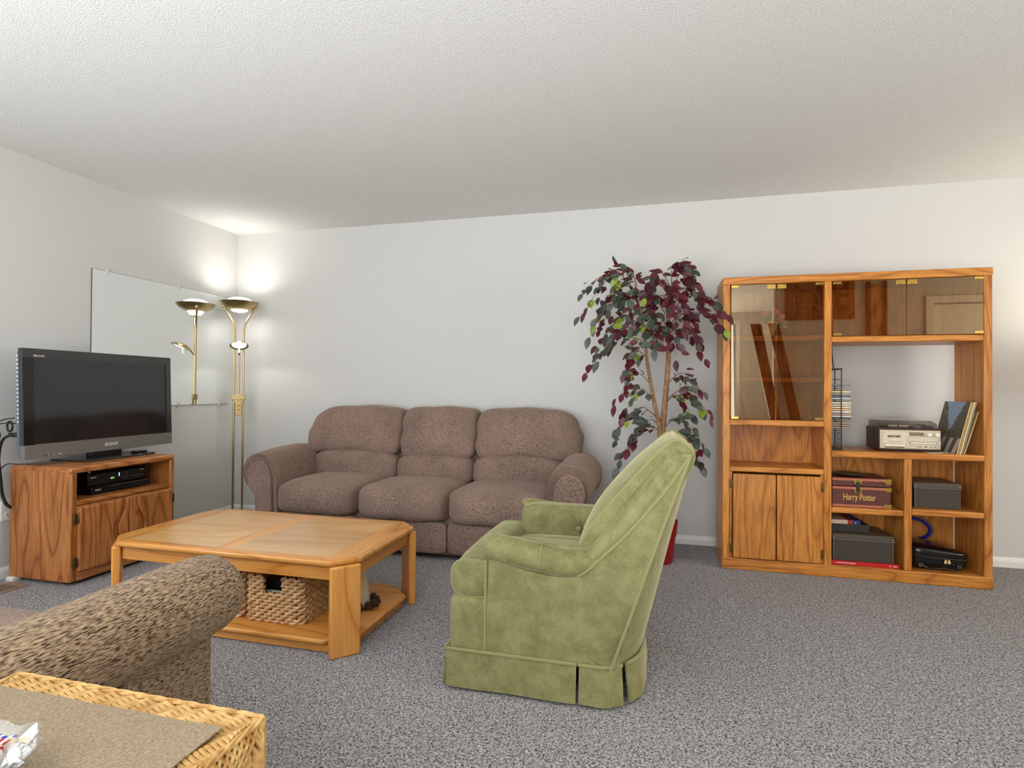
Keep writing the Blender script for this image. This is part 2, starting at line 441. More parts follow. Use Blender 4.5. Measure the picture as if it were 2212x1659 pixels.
obj('door_knob', B().lathe([(0.0, 0), (0.02, 0.005), (0.028, 0.03), (0.02, 0.05), (0.0, 0.055)], n=16).xf(Matrix.Translation((7.14, -3.64, 0.95)) @ Matrix.Rotation(-pi/2, 4, 'X')), HINGE, d)
obj('hinge', B().box(6.424, 6.438, -3.642, -3.63, 1.72, 1.82), HINGE, d)
tr = B()
for x0, x1, z0, z1 in ((6.35, 6.42, 0, 2.10), (7.22, 7.29, 0, 2.10), (6.42, 7.22, 2.03, 2.10)): tr.box(x0, x1, -3.598, -3.58, z0, z1)
struct('trim_1', tr, TRIM)

# --- things behind the camera that the tinted doors reflect
t = thing('slatted_frame', (4.86, -3.53, 0), 'two slanted dark wooden boards behind the camera, seen only in the tinted doors', 'wooden frame')
for x0, x1 in ((4.62, 4.92), (4.80, 5.14)):
    obj('board', B().loft([[(x0+1.22*(x1-x0), y, 0.0), (x0+1.22*(x1-x0)+0.085, y, 0.0), (x0+0.115, y, 1.84), (x0, y, 1.84)] for y in (-3.56, -3.52)]), DARKW['z'], t, smooth=False)
obj('stretcher', B().box(4.93, 5.25, -3.57, -3.55, 0.30, 0.38), DARKW['x'], t, smooth=False)
def tapestry_mat():
    n = N('woven_tapestry'); v = n.coords((1, 1, 1))
    a = n.noise(v, 7, 4, 0.6, 1.5)
    col = n.ramp(a, [(0.36, C(24, 18, 14)), (0.45, C(110, 66, 42)), (0.55, C(160, 116, 80)), (0.66, C(120, 80, 60))]); return n.set(color=col, rough=0.95)
tp = thing('wall_tapestry', (5.32, -3.595, 1.90), 'brown woven tapestry with fringed border on the wall behind the camera', 'tapestry')
obj('cloth', B().box(5.08, 5.62, -3.599, -3.585, 1.97, 2.42), tapestry_mat(), tp, smooth=False)
fr = B()
for x0, x1, z0, z1 in ((4.99, 5.08, 1.88, 2.42), (5.62, 5.68, 1.88, 2.42), (5.08, 5.62, 1.88, 1.97)): fr.box(x0, x1, -3.599, -3.580, z0, z1)
obj('border', fr, grainy('tapestry_fringe', C(136, 92, 58), 0.95, 0.5, 60), tp, smooth=False)
d2 = struct('door_2', B().box(5.83, 5.95, -3.597, -3.58, 0.0, 2.25), wood('pale_door_wood', 'z', C(150, 100, 60), C(190, 140, 90), C(205, 160, 110)))
struct('trim_2', B().box(5.79, 5.83, -3.598, -3.57, 0, 2.28).box(5.95, 5.985, -3.598, -3.57, 0, 2.28), DARKW['z'])

# ------------------------------------------------------------------ wall mirror
t = thing('wall_mirror', (0.005, -0.70, 0.948), 'frameless rectangular mirror held by clips on the left wall, reflecting the lamp', 'mirror')
obj('backing', B().box(0.0005, 0.006, -1.312, -0.092, 0.948, 1.866), plain('mirror_edge', C(88, 98, 92), 0.3), t, smooth=False)
obj('mirror_glass', B().box(0.0062, 0.0085, -1.310, -0.094, 0.950, 1.864), MIRROR, t, smooth=False)
for y, z, s in ((-1.205, 1.868, 1), (-0.63, 1.868, 1), (-0.22, 1.868, 1), (-0.62, 0.946, -1), (-0.21, 0.946, -1)):
    obj('clip', B().box(0.0, 0.013, y-0.009, y+0.009, z-0.012, z+0.012).box(0.0086, 0.014, y-0.009, y+0.009, z-0.012-s*0.012, z+0.012-s*0.012), plain('clear_clip', C(205, 208, 204), 0.2), t, bevel=0.002)

# ------------------------------------------------------------------ floor lamp in the corner
LX, LY = 0.23, -0.24
PV = Vector((0.758, 0.652, 0)); TC = Vector((0.652, -0.758, 0))
t = thing('floor_lamp', (LX, LY, 0), 'brass torchiere floor lamp with reading arm lit in the corner by the sofa', 'lamp')
L0 = Vector((LX, LY, 0))
obj('base', B().lathe([(0.0, 0.0), (0.135, 0.0), (0.14, 0.008), (0.13, 0.02), (0.05, 0.03), (0.0, 0.032)], (LX, LY, 0), 32), BRASS, t)
for s in (-1, 1):
    p = [L0+PV*0.035*s+Vector((0, 0, z)) for z in (0.02, 0.8, 1.5)]+[L0+PV*(0.037*s)+Vector((0, 0, 1.58)), L0+PV*(0.05*s)+Vector((0, 0, 1.63)), L0+PV*(0.085*s)+Vector((0, 0, 1.70)), L0+PV*(0.118*s)+Vector((0, 0, 1.762))]
    obj('pole', B().tube(p[:3]+smoothpath(p[2:], 4)[1:], 0.0082, 10), BRASS, t)
    e = L0+PV*(0.120*s)+Vector((0, 0, 1.765))
    obj('bracket', B().cushion(e, (0.03, 0.03, 0.022), 6, 4), BRASS, t)
bowl = obj('bowl', B().lathe([(0.066, 1.735), (0.10, 1.748), (0.132, 1.770), (0.150, 1.797), (0.152, 1.799), (0.147, 1.800), (0.128, 1.777), (0.098, 1.756), (0.066, 1.742)], (LX, LY, 0), 40), BRASS, t, angle=60)
obj('lower_glass', B().lathe([(0.068, 1.740), (0.062, 1.728), (0.045, 1.719), (0.02, 1.714), (0.0, 1.713)], (LX, LY, 0), 28), LAMPGLASS, t)
cr = B().lathe([(0.104, 1.782), (0.100, 1.800), (0.085, 1.818), (0.06, 1.830), (0.03, 1.836), (0.0, 1.838)], (LX, LY, 0), 36, lambda r, z, a, i: (r*(1+0.03*((i+int(a*36/(2*pi)+0.5)) % 2)), z+0.004*((i+int(a*36/(2*pi)+0.5)) % 2)))
obj('crystal_dome', cr, glow('lit_crystal', (1.0, 0.97, 0.92, 1), 1.15), t, smooth=False)
hd = L0+TC*0.11+Vector((0, 0, 1.437))
tilt = Matrix.Translation(hd) @ Matrix.Rotation(radians(-24), 4, PV)
obj('reading_shade', B().lathe([(0.0, 0.026), (0.012, 0.026), (0.02, 0.021), (0.048, 0.012), (0.069, -0.006), (0.070, -0.010), (0.066, -0.009), (0.045, 0.005), (0.0, 0.014)], n=32).xf(tilt), BRASS, t, angle=60)
obj('reading_glass', B().lathe([(0.0, -0.012), (0.03, -0.011), (0.052, -0.006), (0.056, 0.0)], n=28).xf(tilt), LAMPGLASS, t)
obj('reading_arm', B().tube(smoothpath([L0+Vector((0, 0, 1.36)), L0+TC*0.03+Vector((0, 0, 1.395)), hd-TC*0.05+Vector((0, 0, 0.0)), hd+Vector((0, 0, 0.015))], 4), 0.006, 8), BRASS, t)
obj('pull_stem', B().tube([hd-TC*0.02+Vector((0, 0, -0.015)), hd-TC*0.02+Vector((0, 0, -0.062))], 0.005, 8), WHITE, t)
obj('centre_rod', B().tube([L0+PV*0.004+Vector((0, 0, 1.02)), L0+PV*0.004+Vector((0, 0, 1.40))], 0.005, 8), BRASS, t)
def along(b):   # local frame: x along the row of poles, y towards the room
    return b.xf(Matrix(((PV.x, TC.x, 0, LX), (PV.y, TC.y, 0, LY), (0, 0, 1, 0), (0, 0, 0, 1))))
obj('collar', along(B().box(-0.05, 0.05, -0.018, 0.018, 0.985, 1.032)), BRASS, t, bevel=0.004)
obj('switch_plate', along(B().prism([(-0.04, 0.99), (-0.036, 0.97), (-0.024, 0.96), (-0.024, 0.857), (0.024, 0.857), (0.024, 0.96), (0.036, 0.97), (0.04, 0.99)], -0.012, 0.016, 'y')), BRASS, t, bevel=0.002)
for z in (0.945, 0.912): obj('switch_knob', along(B().ball((0, 0.021, z), 0.009, 5)), GOLD, t)
def disk(name, loc, d_, power, color, direction):
    o = area(name, loc, (d_, d_), power, color, direction); o.data.shape = 'DISK'; return o
disk('torchiere_bulb', (LX, LY, 1.843), 0.19, 1.9, (1.0, 0.96, 0.89), (0, 0, 1))
bpy.data.objects['torchiere_bulb'].data.spread = radians(150)
disk('torchiere_downlight', (LX, LY, 1.711), 0.10, 1.0, (1.0, 0.97, 0.92), (0, 0, -1))
sp = bpy.data.lights.new('reading_bulb', 'SPOT'); sp.energy = 3.2; sp.spot_size = radians(150); sp.spot_blend = 0.25; sp.color = (1, 0.95, 0.87); sp.shadow_soft_size = 0.03
spo = bpy.data.objects.new('reading_bulb', sp); COL.objects.link(spo); spo.location = hd+Vector((0, 0, -0.022)); spo.rotation_euler = (Vector((0, 0, -1))+TC*0.12).to_track_quat('-Z', 'Y').to_euler()

# lamp standing just right of the frame
t = thing('standing_lamp', (6.12, -0.38, 0), 'shaded standing lamp beyond the right end of the wall unit', 'lamp')
obj('base', B().lathe([(0, 0), (0.13, 0), (0.13, 0.02), (0.02, 0.035), (0, 0.035)], (6.12, -0.38, 0), 28), BRASS, t)
obj('pole', B().tube([(6.12, -0.38, 0.03), (6.12, -0.38, 1.15)], 0.012, 10), BRASS, t)
shade_m = N('lamp_shade_cloth')
tl = shade_m.n('ShaderNodeBsdfTranslucent'); tl.inputs[0].default_value = (0.85, 0.75, 0.58, 1)
df = shade_m.n('ShaderNodeBsdfDiffuse'); df.inputs[0].default_value = (0.8, 0.74, 0.62, 1)
mx = shade_m.n('ShaderNodeMixShader'); mx.inputs[0].default_value = 0.5
shade_m.l(tl.outputs[0], mx.inputs[1]); shade_m.l(df.outputs[0], mx.inputs[2]); shade_m.l(mx.outputs[0], shade_m.out.inputs[0])
obj('lamp_shade', B().lathe([(0.19, 1.08), (0.13, 1.36), (0.127, 1.36), (0.187, 1.08), (0.19, 1.08)], (6.12, -0.38, 0), 32), shade_m.m, t)
obj('bulb', B().ball((6.12, -0.38, 1.20), 0.035, 6), BULB, t)
point('standing_lamp_bulb', (6.12, -0.38, 1.27), 4, (1.0, 0.87, 0.68), 0.06)
disk('standing_lamp_uplight', (6.12, -0.38, 1.37), 0.22, 3.2, (1.0, 0.9, 0.74), (0, 0, 1))

# ------------------------------------------------------------------ left wall: outlet, register, cables
t = thing('wall_outlet', (0.004, -1.775, 0.38), 'white duplex outlet plate on the left wall behind the tv stand', 'outlet')
obj('plate', B().box(0.0, 0.006, -1.812, -1.738, 0.322, 0.440), WHITE, t, bevel=0.003)
for z in (0.407, 0.355):
    r = obj('receptacle', B().prism([(-1.775+0.017*cos(a*pi/8), z+0.016*sin(a*pi/8)) for a in range(16)], 0.006, 0.009, 'x'), CREAM, t)
    obj('slots', B().box(0.009, 0.0095, -1.783, -1.781, z-0.003, z+0.007).box(0.009, 0.0095, -1.769, -1.767, z-0.003, z+0.007).box(0.009, 0.0095, -1.777, -1.773, z-0.011, z-0.007), INK, r, smooth=False)
t = thing('floor_register', (0.19, -2.0, 0), 'tan metal floor register in the carpet beside the tv stand', 'vent')
RM = plain('tan_metal', C(168, 148, 126), 0.45, metal=0.4)
obj('frame', B().box(0.11, 0.27, -2.16, -2.13, 0, 0.006).box(0.11, 0.27, -1.87, -1.84, 0, 0.006).box(0.11, 0.135, -2.13, -1.87, 0, 0.006).box(0.245, 0.27, -2.13, -1.87, 0, 0.006), RM, t, bevel=0.002)
obj('duct', B().box(0.135, 0.245, -2.13, -1.87, 0.0004, 0.001), BLACK, t, smooth=False)
for i in range(5): obj('louvre', B().box(0.148+i*0.02, 0.156+i*0.02, -2.13, -1.87, 0.001, 0.006), RM, t, smooth=False)
def cable(label, pts, r, mat=BLACK, name='cable', n=6):
    return obj(name, B().tube(smoothpath(pts, n), r, 7), mat, label=label, cat='cable')
cable('thick black cable hanging from the television down behind the tv stand', [(0.20, -1.87, 0.82), (0.13, -1.885, 0.80), (0.09, -1.88, 0.70), (0.075, -1.86, 0.58), (0.07, -1.845, 0.48), (0.08, -1.825, 0.42), (0.085, -1.80, 0.40)], 0.007)
cable('thin black cord looping out left of the television', [(0.21, -1.885, 0.915), (0.13, -1.90, 0.90), (0.10, -1.905, 0.86), (0.04, -1.90, 0.805), (0.028, -1.90, 0.79), (0.05, -1.90, 0.775), (0.09, -1.89, 0.78), (0.105, -1.885, 0.82), (0.10, -1.90, 0.87), (0.14, -1.895, 0.885), (0.21, -1.88, 0.885)], 0.003)
cable('grey cord trailing across the tv stand top and down its left end', [(0.27, -1.66, 0.655), (0.22, -1.74, 0.651), (0.12, -1.80, 0.651), (0.075, -1.835, 0.651), (0.05, -1.855, 0.60), (0.045, -1.845, 0.52), (0.06, -1.83, 0.43), (0.075, -1.805, 0.40)], 0.004, plain('grey_cord', C(70, 70, 68), 0.5))
t = thing('cable_plug', (0.17, -1.87, 0.80), 'black cable plugs bunched at the left side of the television', 'plug')
obj('plug_body', B().cushion((0.185, -1.875, 0.822), (0.06, 0.024, 0.026), 4, 4), BLACK, t)
obj('coil', B().tube([(0.175+0.02*cos(a*pi/6), -1.885, 0.868+0.028*sin(a*pi/6)) for a in range(12)], 0.005, 6, closed=True), BLACK, t)

# ------------------------------------------------------------------ tv stand
SX0, SX1, SY0, SY1 = 0.072, 0.516, -1.812, -1.143
t = tvs = thing('tv_stand', (0.31, -1.47, 0), 'oak television stand with open shelf and two wavy pull doors', 'tv stand')
obj('side_panel', B().box(SX0, SX1-0.012, SY0, SY0+0.022, 0.022, 0.625), TVW['z'], t, bevel=0.004)
obj('side_panel', B().box(SX0, SX1-0.012, SY1-0.022, SY1, 0.022, 0.625), TVW['z'], t, bevel=0.004)
obj('top', B().box(SX0, SX1, SY0-0.001, SY1+0.001, 0.612, 0.647), TVW['y'], t, bevel=0.012, seg=3)
for y0, y1 in ((SY0, SY0+0.036), (SY1-0.036, SY1)):
    obj('stile', B().box(SX1-0.022, SX1, y0, y1, 0.022, 0.614), TVW['z'], t, bevel=0.008, seg=3)
obj('shelf', B().box(SX0+0.02, SX1-0.001, SY0+0.034, SY1-0.034, 0.434, 0.462), TVW['y'], t, bevel=0.008, seg=3)
obj('base_rail', B().box(SX1-0.02, SX1-0.001, SY0+0.036, SY1-0.036, 0.022, 0.072), TVW['y'], t, bevel=0.003)
obj('bottom_board', B().box(SX0+0.01, SX1-0.02, SY0+0.02, SY1-0.02, 0.03, 0.05), TVW['y'], t)
obj('back_panel', B().box(SX0, SX0+0.008, SY0+0.02, SY1-0.02, 0.04, 0.45).box(SX0, SX0+0.008, SY0+0.02, SY1-0.02, 0.45, 0.6), TVW['z'], t)
ym = (SY0+SY1)/2
for sgn in (-1, 1):
    outer = SY0+0.034 if sgn < 0 else SY1-0.034
    inner = ym+sgn*0.0025
    dr = obj('door', B().box(SX1-0.012, SX1+0.004, min(outer, inner), max(outer, inner), 0.072, 0.432), TVW['z'], t, bevel=0.003)
    def wav(z, off): # wavy line running up the door, offset from its inner edge
        q = (z-0.252)/0.12
        return inner+sgn*(off+0.042*math.exp(-q*q*2.0)-0.010*math.exp(-((abs(z-0.252)-0.13)/0.05)**2))
    zz = [0.076+0.352*i/24 for i in range(25)]
    pan = [(outer, 0.076)]+[(wav(z, 0.058), z) for z in zz]+[(outer, 0.428)]
    obj('raised_panel', B().prism(pan if sgn < 0 else pan[::-1], SX1+0.003, SX1+0.024, 'x'), TVW['z'], dr, bevel=0.008, seg=3)
    strip = [(wav(z, 0.024), z) for z in zz]+[(inner, 0.428), (inner, 0.076)]
    obj('pull_strip', B().prism(strip if sgn < 0 else strip[::-1], SX1+0.003, SX1+0.018, 'x'), TVW['z'], dr, bevel=0.006, seg=3)
    for z in (0.365, 0.128):
        yy = outer-sgn*0.0-(-sgn)*0.0
        obj('hinge', B().box(SX1-0.002, SX1+0.012, outer+sgn*0.014-0.010, outer+sgn*0.014+0.010, z-0.028, z+0.028).tube([(SX1+0.014, outer+sgn*0.002, z-0.022), (SX1+0.014, outer+sgn*0.002, z+0.022)], 0.005, 8), HINGE, dr, bevel=0.002, label='aged brass hinge')
obj('glide', B().box(SX0+0.004, SX0+0.052, SY0-0.016, SY0+0.03, 0.0, 0.024), WHITE, t, bevel=0.003, label='white plastic glide')
for x, y in ((SX0+0.01, SY1-0.06), (SX1-0.10, SY0+0.04), (SX1-0.10, SY1-0.08)):
    obj('glide', B().box(x, x+0.04, y, y+0.04, 0.0, 0.024), BLACK, t, label='black plastic glide')

t = thing('dvd_player', (0.38, -1.45, 0.462), 'slim black disc player on the tv stand shelf, under the recorder', 'disc player')
obj('body', B().box(0.14, 0.435, -1.64, -1.255, 0.466, 0.506), BLACK, t, bevel=0.003)
obj('front_panel', B().box(0.434, 0.442, -1.64, -1.255, 0.468, 0.505), GLOSSB, t, bevel=0.002)
obj('foot', B().box(0.16, 0.2, -1.62, -1.28, 0.462, 0.467).box(0.38, 0.42, -1.62, -1.28, 0.462, 0.467), BLACK, t)
text('logo', 'SONY', 0.014, (0.4424, -1.60, 0.487), FACE_POS_X, PALEINK, t)
obj('trim_line', B().box(0.442, 0.4428, -1.52, -1.27, 0.500, 0.502), GREYPL, t)
t = thing('cable_box', (0.36, -1.44, 0.506), 'black recorder with green display and blue light stacked on the disc player', 'recorder')
obj('body', B().box(0.13, 0.405, -1.64, -1.26, 0.509, 0.578), BLACK, t, bevel=0.003)
obj('foot', B().box(0.16, 0.2, -1.6, -1.3, 0.506, 0.51).box(0.36, 0.4, -1.6, -1.3, 0.506, 0.51), BLACK, t)
obj('front_panel', B().box(0.404, 0.412, -1.64, -1.26, 0.511, 0.577), GLOSSB, t, bevel=0.002)
obj('display', B().box(0.412, 0.4126, -1.505, -1.478, 0.531, 0.546), BLACK, t, smooth=False)
text('digits', '4:17', 0.014, (0.4130, -1.490, 0.539), FACE_POS_X, GREENLED, t)
obj('blue_light', B().box(0.412, 0.413, -1.448, -1.443, 0.545, 0.566), BLUELED, t, smooth=False)
obj('label_strip', B().box(0.412, 0.4126, -1.625, -1.588, 0.556, 0.561), PALEINK, t, smooth=False)
obj('label_strip', B().box(0.412, 0.4126, -1.305, -1.275, 0.563, 0.567), PALEINK, t, smooth=False)
for i in range(3):
    for j in range(3): obj('button', B().box(0.412, 0.4135, -1.425+i*0.016, -1.419+i*0.016, 0.528+j*0.015, 0.532+j*0.015), GREYPL, t, smooth=False)
obj('button', B().box(0.412, 0.4135, -1.36, -1.28, 0.532, 0.535), GREYPL, t, smooth=False)
cable('pale lead hanging under the tv stand top, left of the recorder', [(0.40, -1.66, 0.61), (0.405, -1.64, 0.60), (0.41, -1.625, 0.588), (0.38, -1.615, 0.579)], 0.003, CREAM)

# ------------------------------------------------------------------ television
TVA = radians(2.2); TVC = (0.27, -1.407, 0)
t = thing('television', (0.25, -1.407, 0.647), 'black flat screen television with grey lower bar on the tv stand', 'television')
TVL = Matrix.Translation((0.27, 0, 0.69)) @ Matrix.Rotation(radians(-2.2), 4, 'Y') @ Matrix.Translation((-0.27, 0, -0.69))
def tv(b, lean=True):
    if lean: b.xf(TVL)
    return b.rotz(TVA, TVC)
X = 0.27; Y0, Y1 = -1.890, -0.910; Z0, Z1 = 0.690, 1.297
fb = B()
for y0, y1, z0, z1 in ((Y0, Y1, Z1-0.052, Z1), (Y0, Y0+0.055, Z0+0.078, Z1-0.052), (Y1-0.04, Y1, Z0+0.078, Z1-0.052)): fb.box(X-0.03, X, y0, y1, z0, z1)
obj('bezel', tv(fb), plain('charcoal_gloss', C(52, 50, 49), 0.14, spec=0.7), t)
obj('side_bezel', tv(B().box(X, X+0.0015, Y0+0.001, Y0+0.055, Z0+0.078, Z1-0.05)), GLOSSB, t, smooth=False)
obj('lower_bar', tv(B().box(X-0.03, X+0.002, Y0, Y1, Z0, Z0+0.076)), plain('brushed_grey_bar', C(116, 112, 107), 0.35), t, bevel=0.003)
obj('silver_line', tv(B().box(X+0.0005, X+0.003, Y0+0.055, Y1-0.002, Z0+0.0755, Z0+0.0795)), CHROME, t, smooth=False)
obj('screen', tv(B().box(X-0.02, X-0.005, Y0+0.054, Y1-0.039, Z0+0.076, Z1-0.05)), SCREEN, t, smooth=False)
obj('rear_shell', tv(B().prism([(X-0.03, Z0+0.004), (X-0.03, Z1-0.004), (X-0.045, Z1-0.02), (X-0.052, Z1-0.10), (X-0.058, Z0+0.25), (X-0.058, Z0+0.08), (X-0.045, Z0+0.01)], Y0+0.004, Y1-0.004, 'y')), plain('daylit_shell', C(92, 104, 122), 0.4), t, bevel=0.006)  # blue window daylight is painted into the shell colour
for i in range(17): obj('vent_slot', tv(B().box(X-0.046, X-0.034, Y0+0.001, Y0+0.006, Z0+0.20+i*0.0225, Z0+0.212+i*0.0225)), plain('vent_light', C(190, 205, 215), 0.4) if i == 0 else bpy.data.materials['vent_light'], t, smooth=False)  # pale blue colour paints daylight onto the vents
obj('neck', tv(B().box(X-0.055, X-0.005, Y0+0.39, Y0+0.59, 0.66, Z0+0.01), False), BLACK, t, bevel=0.003)
obj('foot_plate', tv(B().box(X-0.16, X+0.115, Y0+0.26, Y0+0.725, 0.6475, 0.660), False), plain('foot_gloss', C(44, 42, 41), 0.12, spec=0.7), t, bevel=0.003)
text('logo', 'SONY', 0.030, (X+0.0045, (Y0+Y1)/2+0.02, Z0+0.038), FACE_POS_X, PALEINK, t, sx=1.15, offset=0.0006)
o = t.children[-1]
text('series_name', 'BRAVIA', 0.014, (X+0.001, Y0+0.085, Z1-0.040), FACE_POS_X, PALEINK, t, sx=1.3)
for nm in ('logo', 'series_name'):
    for ch in t.children:
        if ch.name.split('.')[0] == nm: ch.data.transform(Matrix.Translation(-ORG[t.name]) @ Matrix.Translation(TVC) @ Matrix.Rotation(TVA, 4, 'Z') @ Matrix.Translation(-Vector(TVC)) @ TVL @ Matrix.Translation(ORG[t.name]))
for y, m in ((0.10, INK), (0.125, PALEINK), (0.155, PALEINK), (0.185, REDLED), (0.193, PALEINK)):
    obj('indicator', tv(B().box(X+0.002, X+0.003, Y0+y, Y0+y+(0.018 if m is INK else 0.004), Z0+0.012, Z0+0.016)), m, t, smooth=False)
obj('sticker', tv(B().box(X+0.002, X+0.003, Y1-0.045, Y1-0.022, Z0+0.025, Z0+0.05)), GREYPL, t, smooth=False)
t = thing('remote_control', (0.34, -1.25, 0.660), 'small black remote control lying on the television foot', 'remote')
obj('body', tv(B().box(0.30, 0.345, -1.27, -1.185, 0.6605, 0.674), False), BLACK, t, bevel=0.004)
for i in range(4): obj('button', tv(B().box(0.312, 0.332, -1.262+i*0.018, -1.254+i*0.018, 0.674, 0.676), False), GREYPL, t, smooth=False)

# ------------------------------------------------------------------ sofa
t = sofa = thing('reclining_sofa', (2.015, -0.45, 0), 'long brown chenille three seat reclining sofa against the back wall', 'sofa')
XB = [1.075, 1.685, 2.315, 2.960]
obj('base', B().box(1.0, 3.03, -0.80, -0.10, 0.03, 0.27), SOFA, t)
obj('back_frame', B().prism([(-0.30, 0.1), (-0.05, 0.1), (-0.03, 0.80), (-0.10, 0.84), (-0.22, 0.80), (-0.30, 0.45)], 1.0, 3.03, 'x'), SOFA, t, bevel=0.02)
for i in range(3):
    x0, x1 = XB[i]+0.003, XB[i+1]-0.003; cx = (x0+x1)/2; wd = x1-x0
    obj('footrest', B().cushion((cx, -0.825, 0.147), (wd, 0.07, 0.20), 9, 10), SOFA, t)
    obj('seat_cushion', B().cushion((cx, -0.615, 0.345), (wd+0.016, 0.59, 0.215), 5.4, 20,
        lambda u, v, q: (0, -0.03*max(0, 1-abs(u)**3)*max(0, -v)*(1-q*q), (0.024*(1-u*u)*(1-v*v) if q > 0 else 0)+0.004*sin(9*u+2*i)*(v < -0.5))), SOFA, t)
XU = [0.945, 1.738, 2.325, 3.088]
for i in range(3):
    x0, x1 = XU[i]-0.002, XU[i+1]+0.002; cx = (x0+x1)/2; wd = x1-x0
    side = -1 if i == 0 else (1 if i == 2 else 0)
    ar = 0.045 if side else 0.02
    def up(u, v, q, side=side, ar=ar, i=i):
        off = Vector((0, 0, 0)); low = max(0, -q); hi = max(0, q)
        off.z += 1.25*ar*low*(1-u*u)-0.020*low; off.y -= 0.018*low*(v < 0)
        off.y += 0.08*(q*0.5+0.5)-0.035*(1-u*u)*(1-q*q)*(v < 0)
        if side*u > 0: off.x -= side*0.075*hi*abs(u); off.z -= 0.022*hi*u*u
        off.z += 0.004*sin(7*u+i); off.x += 0.004*sin(9*q+i)
        off.y += 0.006*sin(14*u+3*q)*low
        return off
    obj('back_cushion', B().cushion((cx, -0.265, 0.765), (wd, 0.235, 0.380), 5.0, 22, up), SOFA, t)
    l0, l1 = (max(x0, 1.03), min(x1, 3.0))
    def lum(u, v, q, ar=ar):
        return (0, 0.015*q-0.03*(1-u*u)*(1-q*q)*(v < 0), ar*0.9*max(0, q)*(1-u*u))
    obj('lumbar_cushion', B().cushion(((l0+l1)/2, -0.300, 0.500), (l1-l0, 0.24, 0.200), 4.8, 16, lum), SOFA, t)
prof0 = [(1.088, 0.05), (1.088, 0.25), (1.082, 0.40), (1.075, 0.50), (1.055, 0.575), (1.005, 0.625), (0.945, 0.640), (0.875, 0.625), (0.825, 0.580), (0.805, 0.510), (0.822, 0.445), (0.865, 0.405), (0.900, 0.360), (0.912, 0.25), (0.920, 0.05)]
def arm_ring(y, k, lift, mirror):
    cx, cz = 0.955, 0.42
    r = []
    for x, z in smooth2(prof0, 4):
        xx = cx+(x-cx)*k; zz = z if z < 0.06 else 0.05+(z-0.05)*(0.35+0.65*k if False else 1)*1.0
        zz = 0.05+(zz-0.05)*(k*0.5+0.5)+lift*max(0, (z-0.3))/0.34
        r.append((4.035-xx if mirror else xx, y, zz))
    return r if not mirror else r[::-1]
for mir in (False, True):
    rings = [arm_ring(y, k, l, mir) for y, k, l in ((-0.850, 0.90, 0.0), (-0.862, 0.97, 0), (-0.852, 1.0, 0), (-0.80, 1.01, 0.004), (-0.65, 1.01, 0.018), (-0.45, 1.0, 0.028), (-0.25, 0.99, 0.010), (-0.16, 0.95, -0.03), (-0.12, 0.85, -0.06))]
    obj('arm', B().loft(rings), SOFAY, t, angle=70)
    inset = []
    for x, z in smooth2(prof0, 4):
        xx = 0.955+(x-0.955)*0.70; zz = 0.055+(z-0.055)*0.905
        inset.append((4.035-xx if mir else xx, zz))
    obj('arm_panel', B().prism(inset[::-1] if mir else inset, -0.876, -0.845, 'y'), SOFA, t, bevel=0.008, seg=3)
for x in (1.12, 2.92):
    for y in (-0.76, -0.16): obj('foot', B().lathe([(0.0, 0), (0.025, 0), (0.03, 0.035), (0, 0.035)], (x, y, 0), 12), BLACK, t)

# ------------------------------------------------------------------ coffee table
t = thing('coffee_table', (1.76, -1.785, 0), 'honey oak coffee table with cut corners and lower shelf', 'coffee table')
TX0, TX1, TY0, TY1 = 1.13, 2.405, -2.150, -1.445
def octa(x0, x1, y0, y1, c): return [(x0+c, y0), (x1-c, y0), (x1, y0+c), (x1, y1-c), (x1-c, y1), (x0+c, y1), (x0, y1-c), (x0, y0+c)]
obj('top', B().prism(octa(TX0, TX1, TY0, TY1, 0.095), 0.368, 0.394), TAB['x'], t, bevel=0.011, seg=4)
bi = 0.018; e = 0.125; xm = (TX0+TX1)/2; c = 0.095-0.008
zA, zB = 0.3942, 0.3952
obj('inlay_panel', B().box(TX0+e, xm-0.042, TY0+0.045, TY1-0.045, zA-0.003, zB), TABP['x'], t, smooth=False)
obj('inlay_panel', B().box(xm+0.042, TX1-e, TY0+0.045, TY1-0.045, zA-0.003, zB), TABP['x'], t, smooth=False)
obj('inlay_strip', B().box(xm-0.041, xm+0.041, TY0+0.045, TY1-0.045, zA-0.003, zB), TAB['y'], t, smooth=False)
for s in (0, 1):
    px = [(TX1-e+0.001, TY0+bi), (TX1-bi-c+0.012, TY0+bi), (TX1-bi, TY0+bi+c-0.012), (TX1-bi, TY1-bi-c+0.012), (TX1-bi-c+0.012, TY1-bi), (TX1-e+0.001, TY1-bi)]
    if s: px = [(2*xm-a, b) for a, b in px][::-1]
    obj('inlay_strip', B().prism(px, zA-0.003, zB), TAB['y'], t, smooth=False)
for y0, y1 in ((TY0+bi, TY0+0.044), (TY1-0.044, TY1-bi)):
    obj('inlay_strip', B().box(TX0+e, TX1-e, y0, y1, zA-0.003, zB), TAB['x'], t, smooth=False)
for sx in (0, 1):
    for sy in (0, 1):
        cx = (TX1-0.050) if sx else (TX0+0.050); cy = (TY1-0.050) if sy else (TY0+0.050)
        dx = Vector((1 if sx else -1, 1 if sy else -1, 0)).normalized(); tx = Vector((-dx.y, dx.x, 0))
        P = [Vector((cx, cy, 0))+dx*a+tx*b for a, b in ((0.018, -0.062), (0.018, 0.062), (-0.018, 0.062), (-0.018, -0.062))]
        b = B().prism([(p.x, p.y) for p in P], 0.0, 0.368)
        obj('leg', b, TAB['z'], t, bevel=0.008, seg=3)
for y in (TY0+0.03, TY1-0.048): obj('apron', B().box(TX0+0.10, TX1-0.10, y, y+0.018, 0.306, 0.369), TAB['x'], t, bevel=0.002)
